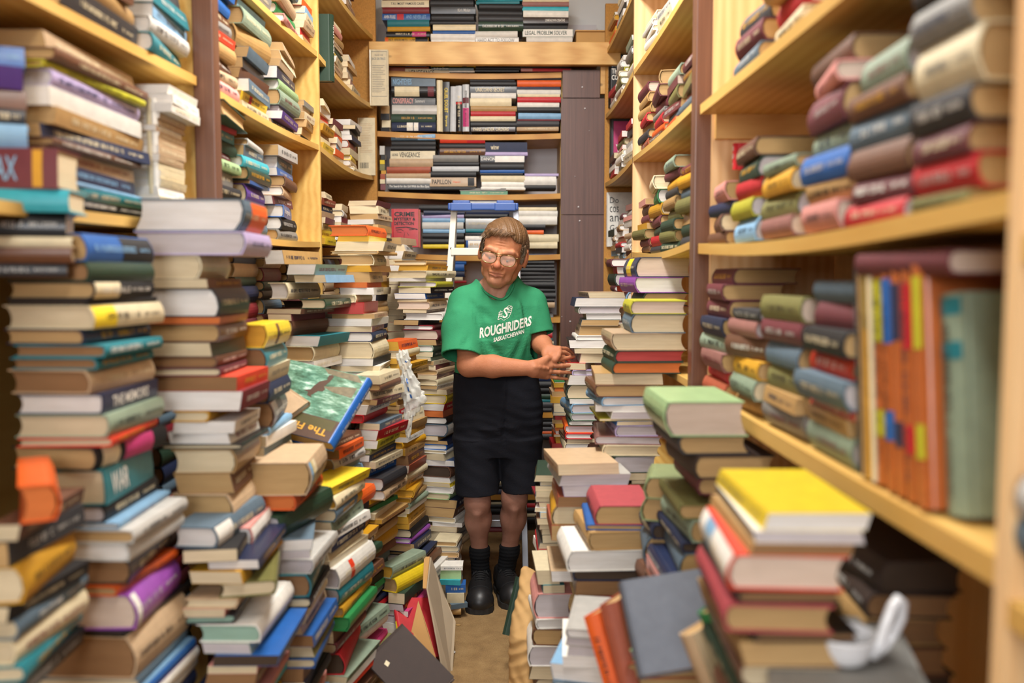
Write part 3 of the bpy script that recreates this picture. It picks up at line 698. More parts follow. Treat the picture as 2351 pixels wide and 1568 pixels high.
stack('the tan jackets pile', 612, 574, 2.78, 'tn32:pw:w48 sg24:x40:w70:pw lb18:x64 cr38:w44:pw dg22:x70:w60:m br12 mr16:w60 br34:c:w56 tl24:pw:w84:x30 cr34:pt:x24:w80 wh20:pw:x36:w70:m gy26:w66 pg24:x2:w60 sg28:pw tl14:pw:x0:w64 be34:pw:x-6:w76 ye14:x4:w86 bk38:pk:x26:w70:a-12 nv30:pk:x40:w80:a-10 sr16:x80:w70:a-16 dg26:x60 tl14', w=84, depth=.23, fill=.4, yaw=-14)
stack('the slanting dark jackets', 662, 690, 3.03, 'mr24:pk:a-14 gy18:a-10 sb24:pg:a-14 ch20 gy20:a-12 ol20:a-12 ch34:pk:a-15 bk28:pk sr14:a-14 tl18', w=62, depth=.24, fill=.5)
stack('the tall white-edged pile', 738, 517, 3.0, 'or24:po:x24:w90:B ye13:py:x38:w74:B wh21:pc:x24:w112:B tn8:x26 cr25:pt:B:x42:w78 yo15:py:B:x40:w78 tn24:pt:B:x25:w82 or12:po:B:x24:w78 wh16:pw:B:x30:w78 cr18:pc:B:x-10:w90 rd26:pr:B:x6:w84 be11:pt:x14:w100 wh17:pw:x12:w108 dr14:pc:w112 nv22:pw:x-4:w112 cr39:pc:w116:m bk17:pw:w122 wh13:pc:x4:w116 sg24:pw:x-4:w120 bk24:pt:m:x4:w106 nv16:pt:x40:w58 cr22:pp:x40:w100', w=112, ratio=.7, depth=.22, fill=None, yaw=-6)
stack('the tall paperback pile hugging the pine divider', 802, 460, 3.5, 'mr12:pc:B cr18:pc:B be13:pt:B wh11:pw:B tn16:pt:B cr12:B bk6 cr14:B tn14:B wh14:B be16:B cr12:B br12:B tn14:B yo14:B cr16:B', w=66, depth=.18, fill=.9, kind='B', yaw=-8)
stack('the small paperbacks below the corner shelf', 874, 545, 3.73, 'be16:B:pt wh15:B:pc cr18:pw:B gy14:B rd13:B:pw cr17:B br14:B li12 be15:B wh14:B tn16:B gy15 be14 rd22 cr20:B be18', w=54, kind='B', depth=.18, fill=.9, yaw=-10)
stack('the pile beside the ladder rail', 906, 598, 3.57, 'tn11:B:w82 yo12:py:B:w72:x6 cr17:pc:B:w106:x-14:a-12 wh8:pw:w90:x-16 lm13:pg:w92:x2 bk14:pc:w82:x6 bl13:pw:w76:x-2 tn6:w74 be18:pp:w80 br8:w58:x16 wh16:pw:w92:x16 bk12:pt:w62:x-6 dr11:pw:w72:x8 mr22:pp:w88:x12 br13:pt:w88:x16 ' +
      'sg15:pw:w74:x6 dg12:pc:w74:x20 sg9 cr10:pt:x30:w62 mr11:pc:x34:w60 be12:pt:x36:w58 mv10:pc:x40:w58 cr14:pc:x40:w62 lg9:pt:x42:w58 be12:pc:x42 ye22:pc:x52:w64 rd16:pw:x60:w58 rb15:po:x56:w58 bk16:pw:x48:w70 sb28:pg:x36:w84:bwh0199 ta10:x40:w60' .replace('ta10', 'tn10') + ' nv9:pt:x40 bl13:pw:x36:w80 wh8:x30:w92 cr16:pc:x34:w86 bl14:pw:x28:w102:a3 br26:pk:x34:w92 wh13:pw:x40:w84 ye9:x36:w92 wh16:pw:x44:w86 pg15:pc:x54:w74 nv20:pt:x60:w82 br22:pt:x58:w80 wh13:pc:x66:w76 wh10:pw:x76:w72 be12:pc:x72:w70 gy24:pc:x78:w62 be14:pt:x80:w62', w=84, depth=.22, fill=None, yaw=-16)
stack('the low pile of white spines behind the cardboard', 992, 1243, 3.42, 'cr12:pt gy14 be13:pt nv7 wh30:s:B:tHAYA/dg/08/40/50:w60 wh20:m ma4 wh17:s:m cr20', w=56, depth=.12, kind='H', yaw=-4)
stack('the little pile by the shoes', 1008, 1300, 3.32, 'wh10:B pg22:pw:B:x6 at13:B:x8:w48 bl20:x10:w46:m cr24:x16:w40:pc:B sb12:a20:x20:w40', w=50, face='s', kind='B', ratio=.8, fill=.012)
stack('the gold-edged pile beneath the plastic bag', 872, 784, 3.25, 'or21:py:B:w46 cr18:pc:B:w50 tn13:py:B:w44 yo12:py:B tn14:pt:B gn8:pn:B:w42 yo11:B:py:w42 sr14:pr:B:w40 cr22:pt:B:w40 tn15:py:B:w44 be10:B:pt:w44 rd11:pt:B:x2:w44 cr24:pt:B:w54:x-4 tn18:py:B:w56 yo11:py:B:w58 wh12:pw:w62:x0 yo15:py:B:w62 tn16:py:B:w62 br22:pb:B:w64 rb19:pp:w66 cr17:pc:w66 yo23:py:B:w56 yo18:py:B:w60:a5 tn13:py:w60:B sg12:pc:w66:B wh12:w68:pc:B ye9:B:w58 yo16:py:B:w62 tn13:py:B:w60 bk20:pc:w74:x-2:bsr0190 vi13:pw:w80:x-6 nv20:pt:w80:x-6 bk9:pt nv14:pw:w96:x-4 br13:pt:x6:w96 gy10:x10 wh24:pw:w104:x14 wh14:pg:x26:w92 bk12 br20', w=62, depth=.21, fill=.02, yaw=-14)
stack('the mixed pile behind the fishing book', 812, 862, 2.85, 'cr20:pc:w60 br16:pt:x-4 cr20:pw:w50:a-6 mr13:pt:w52 wh22:pw:w44:x-18 rd20:pr:x-26:w40 sb16:pc:w50:x6 rd24:pw:x-6:w60 lm20:pw:w54:x-4 ol14:pc:x-20:w56 nv16:pw:x-22:w54 cr16:pc:w56:x-4 bl22:pc:x-14:w50 ch30:pw:x-14:w80 be22:pw:x-20:w84 yo10:py:x-28:w70:B tn12:py:B:x-24 gn10:x-26 cr14:pc:x-22:w70 tn10:py:B br10:pt dg10:pg:x-26 tn22:pp:x-24:w60 yo32:py:x-30:w66:B br22:pc:x-28:w60 ch22:pt:x-32:w62 dg24:pw:x-34:w58 bk18:pg:x-30:w52 gn14:pw:x-34 sb14:pw:x-36 br12:pt:x-30:w36 nv14:pw:x-34:w60 rd30:pc:x-36:w60:B bk18:pg:x-40 dr16:pc:x-40:w50 mr20:pg:x-30 ol18', w=62, depth=.22, fill=.02, yaw=-14)
stack('the brown-edged pile under the fishing book', 690, 1018, 2.6, 'br14:pb:w70:B or22:pb:x-2:w90:a6 lg26:pt:w84 sg20:pg:x-6:w76:m lb38:pp:w72:x-4:m tn16:B or36:py:x38:w56:B nv26:pw:x24:w60 tn18:py:x28:w46:B br22:pb:x30:a10 yo20:py:B:x40:a8 tn20:x44:w46 dg26:pg:x44 bl20:pw:x60:w44 br22:pb:x60 rb46:py:x60:w40:B:a8 mr50:pb:x54:w50:B:a10 sg20:x64 wh26:pc:x70:w52 cr22 ma18:x78:w50 yo12 sg18 dg24:x70', w=72, depth=.23, fill=.05, yaw=-14)
stack('the books in front of the propped cardboard', 866, 1300, 2.97, 'sg30:py:x12:w36:B:a-8 ye34:pt:x16:w40:a-6 dg26:pc:x20:w40 bk16:pg:x8:w52 ma14:pw:x20 ch16:pg:x6 wh26:pw:x2:w56 bk30:pk:x4:w56 br22:pk sr40:pc:x-30:w44 bk24', w=54, depth=.22, fill=.02, yaw=-16)

# ---- right floor piles, listed from the top down
stack('the white-edged pile under his fingertips', 1318, 671, 3.3, 'be13:pc:w84:x26 nv20:pw:w112:x2 lg16:pg:w96:x8 ol14:pw:w80:x26 sb14:pt:w86:x20 be22:pt:w92:x16:B wh11:pw:w86:x8 bk19:pw:w104:x-8 cr12:pc:w84:x4:B wh22:pc:w66:x16:bpu0112:m rd16:pc:w46:x-4:a-16:B li13:pg:w60:x0 cr22:pw:w62:x-12:bbk3060 dg34:pc:w66:x-14:m wh10:pw:x-8:w60 lb22:pg:x-10:w56:m sg17:pg:w58:x-8 dg12:pw:w58:x-6 or18:pg:w66:x-18:B rd13:pw:w60:x-12 br10:pc:x-20 cr30:pw:w56:x-12:m dr18:pp:w56:x-16 pk14 wh16 br20', w=70, face='l', depth=.2, fill=.35)
stack('the bright paperback column behind the fingertips', 1271, 877, 3.75, 'gn3 yo10:py:B tn10:po:B be12:pt:B yo14:py:B be21:pc:B sb8 rd11:pr:B be9:pt:B yo8:py:B or8:po:B wh8:pw:B or6:B yo16:py:B rd14:pr:B bk14 dr12:B yo12:py:B tn14:B or10:B be12', w=32, face='l', kind='B', depth=.17, fill=.02)
stack('the big tan pile at the brown post', 1406, 690, 2.55, 'lm31:pp:x46:w124 sb44:pc:x46:w122 be40:pc:x6:w164:B dg27:pr:x4:w158:c dg27:po:x0:w158:c tn26:pc:x-34:w156:B br28:pt:x-34:w142:B lb21:pw:x-36:w186:B wh14:pw:x-26:w140:B wh16:pg:x-6:w110 lm6:x-30:w134 bl10:x0:w110 li26:pg:x8:w98 mv20:pg:x-26:w152 cr25:pc:x-14:w130 dg41:pg:x8:w100 be16:pc:x34:w70 bk9:x36:w66 yo24:pt:x36:w50:B br24:pb', w=150, face='l', depth=.24, fill=.3, ratio=.75)
stack('the fat pair by the brown post', 1460, 590, 2.82, 'nv46:pp:w124:bye2865:x-4 vi36:pw:w112:m:a4 dg30:pt:x20:w100 rb20:pt:x34:w90', w=112, face='l', depth=.24, fill=None)
stack('the jumble between the white pile and the wavy shelf', 1404, 594, 3.6, 'mr18:pw:w50 sr16:pw:x20:w36 dg28:pg:x8:w40 or14:x26:w26:B lb26:pw:x34:w30 sr10:x-4:w42:a18:B cr22:pw:x30:w36 mr14:x34:w40 wh24:pc:x14:w44:m bk10:x20:m yo14 be20:pc cr20 wh20 br20 tn22', w=46, face='l', depth=.18, fill=.6)
stack('the floppy white stack above the red book', 1268, 1064, 2.4, 'be26:pc:w142:B:a8 lg26:pg:w160:x8:B:m li26:pg:w150:x22:B rb24:pb:w150:x10 tn46:pc:w110:x2:byo0199 rb36:pt:w120:x-4:a4 wh12:x20 pk26:pt:x40:w60 gn34:pt:x50:a-8', w=130, face='l', depth=.24, fill=.3)
stack('the pile under the red cloth book', 1346, 1162, 2.15, 'fr46:pt:x24:w122:c bl14:pt:x4:w176:c tn44:pt:x0:w140:B wh50:pw:x-46:w182:B nv26:pk:x-20:w166:c br34:pb:x-20:w160 dr36:pt:x18:w90:a-6 dr40:pt:x-6:w110:a-4 wh26:pg:x0:w120:B:a-8 ol22:x20 wh24:pg:x-20:w130:B lb40:pw:x-16:a-14 cr30:pc nv30 sb40 tl34', w=140, face='l', depth=.22, fill=.2, ratio=.72)
stack('the pale green topped pile', 1536, 922, 1.75, 'pg82:pp:w178:g ch44:pt:x28:w156:c db54:pt:x56:w180:c mr40:pt:x70:w120:c br24:pt:x100 ol36:pt:x40:w90:c sg54:pt:x44:w110:c nv26:pk:x30:w120:c sb60:pt:x40:w110:c nv30:pk pk40:pt br46 bk50 tn50', w=150, face='l', depth=.24, fill=.1, ratio=.72)
stack('the sage volumes pile', 1500, 1098, 1.985, 'sa52:pt:w110:a-12:c sa56:pt:w120:x-2:a-16:c nv36:pk:w140:c sb66:pt:w120:a-10:c bk30 br50', w=110, face='l', depth=.15, fill=.4)
stack('the nearest right pile capped with yellow', 1738, 1180, 1.1, 'ye42:pw:w238:x18:a-2:g wh30:pg:w246:x14:bsb0199:a-2 tn28:pb:w232:x-6:a-3:B sr88:pp:w256:x-36:bwh0199:blb2045:a-3:c bk30:pb:w236:x-34:a-2 fr68:pt:w240:x-46:a-4:c bk24:pb tn60:pt:x-20 br60 dg80', w=236, face='l', depth=.25, fill=.1, ratio=.7, jit=.5)
stack('the dim pile behind the mug', 2010, 1290, 1.25, 'db80:pk:c db60:pb:c tn66:pb:c br70:pb:c dg60:pk:c tn90:pb:c bk80', w=190, face='l', depth=.24, fill=.1)
stack('the books far under the lower plank', 1820, 1130, 1.75, 'nv60:pk bk46:pk db60:pk br60:pk bk60', w=240, face='l', depth=.2, fill=.45)
stack('the thin magazines standing by the aisle', 1236, 1090, 2.75, 'dg16 wh10 bk14 cr12 sb14 dr12 wh10 lb14 br16 mr14 cr12 bk20 gy14 rd10 wh20', w=44, face='l', kind='B', depth=.22, fill=.3)
stack('the pink jacketed pile behind the paper bag', 1232, 1312, 2.5, 'cr34:pc:B:w50 tl20:x10:w50 pk60:pg:w80:x2:m wh24:pw:w84 br40:pt:x4:w70 wh50:pg:x-16:w90 bk34:w90:x-14 br40 tn40', w=76, face='l', depth=.2, fill=.02)
stack('the slumped white pile', 1296, 1446, 1.90, 'lg22:pw:B:x20:w120:a-10 ol22:pg:B:x30:a-14 lg24:pg:x20:w150:a-10 wh26:pw:x6:w160:B lb40:pw:x0:w170:a-12 sb40:pw:a-14:x-10 cr40:pc:x-10:a-16 tl40', w=150, face='l', depth=.22, fill=.1)
stack('the worn old books under the grey leaning book', 1440, 1500, 1.62, 'pg24:pg:w200 rb40:pt br40:pt:c or40:pt sg60:pt:c', w=180, face='l', depth=.2, fill=.2)

# ---- shelves along the right, listed from the shelf up
S = lambda *a, **k: shelf_stack(a[0], 'R', *a[1:], **k)
zl, zm, zu = NZ['low'], NZ['mid'] - .012, NZ['up']
S('the far pile on the lower near shelf', 2.04, zl, 'rb38:pt:c rd26:pt:c mv44:pt:c sg36:pt:c nv44:pt:c:m mr42:pt:c mr38:pt:c:a-6 mr36:pt:c', H=.22, page='t')
S('the mustard pile on the lower near shelf', 1.78, zl, 'tn34:pt:c sg42:pc:c yo38:pt:c br46:pt:c:a8 mv34:pg:c ch24:pg:c', H=.19, page='t')
S('the olive pile on the lower shelf', 1.53, zl, 'gy44:pg:c ta30:pt ol46:pt:c sb44:pt:c mr40:pp:c ol46:pp:c'.replace('ta30', 'tn30'), H=.20, page='t')
S('the pile against the black standing book', 1.30, zl, 'sg44:pg:c tn28:pt rd14 sb44:pg:c sr34:pt:brd2030:c bk40:c mr40:c sb34:c:x20', H=.20, page='t')
S('books laid over the standing orange volumes', 1.02, zl + .287, 'mr30:pp:c:w250', H=.25)
S('the far pile on the middle near shelf', 2.06, zm, 'br32:pt:c br40:pc:c:a-5 nv30:pw:c pk44:pt:c:a-6', H=.18, page='t')
S('the light blue based shelf pile', 1.82, zm, 'lb50:pg:c lm40:pg:c rd40:pc:c dg42:pg:c br38:pt:c:a-8', H=.18, page='t')
S('the olive pile on the middle near shelf', 1.59, zm, 'mv38:pp:c ol44:pg:c:w210 yo40:pc:c:a-4 sg24:pt:c', H=.20, page='t')
S('the pink and blue shelf pile', 1.33, zm, 'pk44:pp:c tn34:pg:c bl46:pg:c sg38:pg:c mr54:pt:c pk30:pp:c:a-8 br40:pt:c', H=.20, page='t')
S('the teal topped pile on the middle shelf', 1.14, zm, 'rd30:pg:c mr34:pg:c br44:pt:c sb42:pg:c br34:pt:c sg50:pg:c', H=.18, page='t')
S('the cream topped pile at the shelf end', .985, zm, 'ol24:c rd40:c mr34:c ch40:c cr64:c gy44:c bk40:c', H=.145, page='t')
S('the dark pile on the top near shelf', 1.80, zu, 'sb32:pt:c mr44:pt:c ch50:pt:c', H=.20, page='t')
S('the red pile on the top near shelf', 1.55, zu, 'cr30:pc:c rd44:pc:c tn50:pc:c', H=.20, page='t')
S('the dim pile beyond the shelf end', 1.25, zu, 'br40 mr40 sb40 ch44', H=.22)
S('the books beside the last upright', .62, .985 + .013, 'br30 sb40:c lg40', H=.24)
S('the lower books beside the last upright', .62, .633, 'cr34 bl36 tn34 br40 sb40', H=.24)
# far bays
S('the far red pile past the post', 3.16, RZ['b'] - .004, 'rb30:pt:c ch30:pt:c tn26:pc rd30:pt:c:x-6 tn36:pt:c tn34:pt:c mr36:pp:c', H=.20, page='t')
S('the middle red pile past the post', 2.90, RZ['b'] - .012, 'br20:pt:c or24:pc:c rd34:pc:c gy20:pg mr30:pp:c mr40:pt:c:a-6 tn44:pt:c:a-5', H=.20, page='t')
S('the olive pile past the post', 2.64, RZ['b'] - .012, 'or22:pt sb24:pt mr26:pt ol40:pt:c mr24:pp sg34:pt', H=.20, page='t')
S('the high pile hidden by the post', 2.40, RZ['b'] - .008, 'sb30 rb30 ol30 br34 mr30', H=.20, page='t')
S('the green and white topped pile by the post', 3.18, RZ['c'] - .008, 'br22:pt:c mr26:pt:c ol34:pt:c:x-14 yo22:pt:x-8 mr30:pt:c br34:pt:c pk22:pt', H=.19, page='t')
S('the brown backed pile by the post', 2.92, RZ['c'] - .016, 'ch24:pt:c rd34:pt:c dg30:pt:c mr34:pt:c yo40:pc:c gn44:pw:c:a-6 cr44:pc:c:a-5', H=.22, page='t')
S('the dark green pile by the post', 2.66, RZ['c'] - .018, 'dg28:pt:c ol34:pt:c dg34:pt:c ol34:pt:c tn34:pt:c ch26:pt yo30:pt:c mr26:c sg36:c', H=.21, page='t')
S('the end pile behind the brown post', 2.42, RZ['c'] - .010, 'ch28 dg34:pt:c tn34:pt ol40:c sb30:c yo34:c mr30:c', H=.20, page='t')
S('the pale piled novels above the white board', 3.10, RZ['a'] - .004, 'be24:pw wh26:pw wh20:pc lg20:pw cr26:pw', H=.20, kind='H', page='w')
S('the top books above the white board', 2.80, RZ['a'] - .010, 'wh20:pw cr30:pw lg24:pw', H=.20)
for nm, y0, zk, tk in (
  ('the thin pile far along the highest wavy shelf', 4.16, 'o', 'tn20:py:B or22:po:B yo20:py:B sr24:po:B tn26:py:B ol14'),
  ('the middle pile along the highest wavy shelf', 3.86, 'o', 'br24:pw lg30:pw ch26:pw wh30:pw cr20:pw'),
  ('the nearer pile along the highest wavy shelf', 3.58, 'o', 'wh30:pw sg30:pw lm26:pw wh30:pw br24'),
  ('the far pile behind the syndrome book', 4.14, 'a', 'mv24:pc:x20 wh20:pw lg30:pw rd26:pw:B be26:pw'),
  ('the middle pile by the syndrome book', 3.88, 'a', 'br26:pc wh22:pw ol30:pw cr24:pw lm20:pw lg28:pw wh20'),
  ('the nearer pile by the syndrome book', 3.58, 'a', 'lg26:pw cr26:pw wh24:pw lm22:pw gy30:pw wh24:pw sg20'),
  ('the far pile behind the pink cover', 4.12, 'b', 'lg24:pw:x30 rd26:pw wh24:pw mr22:pw br26:pc'),
  ('the middle pile by the pink cover', 3.86, 'b', 'wh26:pw gy22:pw wh30:pw cr24:pw pk18:pw ol30:pc rd26:pw'),
  ('the nearer pile by the pink cover', 3.57, 'b', 'br24:pw cr28:pw wh30:pw lg24:pw be24:pw ch26:pw rd22'),
  ('the far pile behind the handwritten cover', 4.12, 'c', 'wh18:pw:x30 lb24:pw tn24:pw lg20:pw be24:pw dg30:pw'),
  ('the middle pile by the handwritten cover', 3.86, 'c', 'lb24:pw ch24:pw rd22:pw be24:pw wh26:pw tn24:pw lg26:pw mr22:pw'),
  ('the nearer pile by the handwritten cover', 3.57, 'c', 'br26:pw wh26:pw lg24:pw be22:pw gy24:pw wh26:pw pk18 lg26:pw mv24:pw')):
    S(nm, y0, RZ[zk] - .016, tk, H=.20, page='w')
S('the dark pile under the far wavy shelf', 4.05, 1.045, 'cr26:pw wh30:pw bk26:pw dg30:pw mr26:pw:x-40 sr20 ch30:pw mr26', H=.22, page='w')

# ---- shelves along the left, listed from the shelf up
Ls = lambda *a, **k: shelf_stack(a[0], 'L', *a[1:], **k)
Ls('the salmon-based pile just past the brown post', 2.30, LZ['B'] - .004, 'pk34:pt:c be30:pt:c br34:pt:c tn40:pt:c sr24:pt gy34:pt:c br30:pt bl40:pw bl36 br30:pt tn34', H=.26, page='t')
Ls('the plastic-sleeved pile past the brown post', 2.60, LZ['B'] - .010, 'cr24:pc ye26:pt:brd3040 sb36:pw:m br30:pt ch30:pt sb30:pt tn60:pt:B sg50:pt:m lb24', H=.26, page='t')
Ls('the green boxed pile near the pine divider', 2.92, LZ['B'] - .012, 'ch28:pt pu26:pw:m gy18:pw:g sg50:pt:c pg34:pw nv38:pw:m be24:pt cr30:pt be26:pt', H=.26, page='w')
Ls('the slim pile touching the pine divider', 3.21, LZ['B'] - .010, 'bk22:pt tn26:pc tn26 cr26 be24 gy20', H=.15, page='t', kind='B')
Ls('the yellow pile past the pine divider', 3.44, LZ['B'] - .006, 'ye24:py cr24:pc tn22:pt yo26:py be24:pt sr20 wh24 cr26', H=.19, kind='B')
Ls('the orange-spined pile past the pine divider', 3.68, LZ['B'] - .020, 'cr26:pc or26:pc lb20 wh24:pc or22:pc cr26 mr24', H=.19, kind='B')
Ls('the far yellow-marked shelf pile', 3.95, LZ['B'] - .028, 'cr20:pw be26:pw ye22:B cr30:pc rb34:pw nv22:pw gy24:pw bk18:x-20:tMayhemdeath/wh/15/75/40 wh26:pw:x-16', H=.20)
Ls('the jacketed pile under the high shelf edge', 2.62, LZ['A'] - .010, 'gy34:pw:m br40:pw:m tn28:pw lg30:pw mr24 be30', H=.26, page='w')
Ls('the white-edged pile on the high shelf', 2.92, LZ['A'] - .014, 'pk26:pw gn34:pw:c be40:pw dg30:pw sb34:pw wh26 tn28', H=.25, page='w')
Ls('the high pile touching the divider top', 3.21, LZ['A'] - .010, 'tn26 rd26 be26 cr26 lb24 or24', H=.15, kind='B')
Ls('the pile past the green spine', 3.66, LZ['A'] - .020, 'mr22 be26:pw cr24:pw ye22:pw dg22:pw be28 tn30 pk26 cr26', H=.20)
Ls('the far corner pile behind the praise page', 3.92, LZ['A'] - .028, 'cr24 mv24 be26 lg24 tn24 wh26', H=.20, kind='B')
Ls('the first pile on the very top left shelf', 2.36, LZ['O'] - .006, 'at30:c lb30 br26', H=.26)
Ls('the second pile on the very top left shelf', 3.45, LZ['O'] - .006, 'be34:pw sb30:pw dr26:pw lb24', H=.24)
Ls('the third pile on the very top left shelf', 3.85, LZ['O'] - .016, 'be30:pw ch24:pw wh30:pw mr24:pw', H=.24)
Ls('the stout pile just past the brown post', 2.31, LZ['C'] - .004, 'sg36:pt:c lb10 dg40:pt:c ch34:pt:c gy40:pw:m pg30:pt:c mr20:pt dg34:pt:c tl26 rd14:pt:a-8 dg42p:pt:w300:x-34:a3', H=.26, page='t')
Ls('the gilt purple volume pile', 2.60, LZ['C'] - .010, 'sb38:pw:c br30:pc tn24 pu56:c:pc:m bl10 dg36:pt at34:pw:m sb30:pt:m lg20', H=.24, page='t')
Ls('the blue jacket pile by the divider', 2.90, LZ['C'] - .012, 'gy34:pt bk40:c bl40:pw:tUnderground/wh/05/75/60 mr28:pw be30:pw br34:pt:c bl26:pw sb36:pw:m lg34:pt', H=.24, page='w')
Ls('the dim corner shelf pile', 3.46, LZ['C'] - .006, 'ye26:py ye30:py cr24 mr24 be24 nv24 rb26 cr24', H=.20, kind='B')
Ls('the red edged pile under the page sheet', 3.72, LZ['C'] - .006, 'mr26:pw wh26:pw nv24:pw be24:pc dr24:pw lg26 cr26', H=.20)
# near bay
Ls('the teal-based upper pile', 1.98, LZ['B'] - .002, 'tl40:pw:m lg36:pw lb30:pw tl40:pw:x-20 ch40', H=.24, page='w')
Ls('the long dark pile on the upper near shelf', 1.62, LZ['B'] - .006, 'ch44:pt:m tn36:pt br40:pt db40 ch40', H=.34, page='t')
Ls('the long jacketed pile facing the aisle', 1.60, LZ['C'] + .0, 'bk15:pk tl22:pc:m lb9 nv27:pw:mlb be28:pt br14:pt nv25:pt:m tn31:pt:m wh34:pw:g li31:pg lm13 br22:pt:m be30:pt:m', H=.40, page='t', ratio=.5)
Ls('the white booklet set by the brown post', 2.02, LZ['C'] - .004, 'cr17:m cr20:m cr17:m wh22:m cr18:m cr18:m cr18:m be18:m be18:m be16:m be15:m be14:m be14:m be14:m wh20:w190:x-30:m wh20:w185:x-30:m wh20:w180:x-26:m', H=.165, kind='B', page='w', jit=.35)

# packed volumes added in the lower bays; dark covers stand in for shaded gaps
for i, y0 in enumerate([1.58 + .255 * k for k in range(11)]):
    r = random.Random(i); z = 0
    while z < 1.36:
        T = r.uniform(.025, .05); h = r.uniform(.21, .25); d = parse(r.choice(('bk', 'br', 'dg', 'nv', 'db', 'mr', 'ch', 'dr', 'sb', 'be')) + '1')
        put(d, 'packed volumes', 99, 1, Matrix.Translation((LX(y0) - .05 - .08, y0 + .12, z)) @ Matrix.Rotation(math.pi / 2, 4, 'Z'), h, .16, T - .0002, True, 't', y0, 'fill', 0); z += T
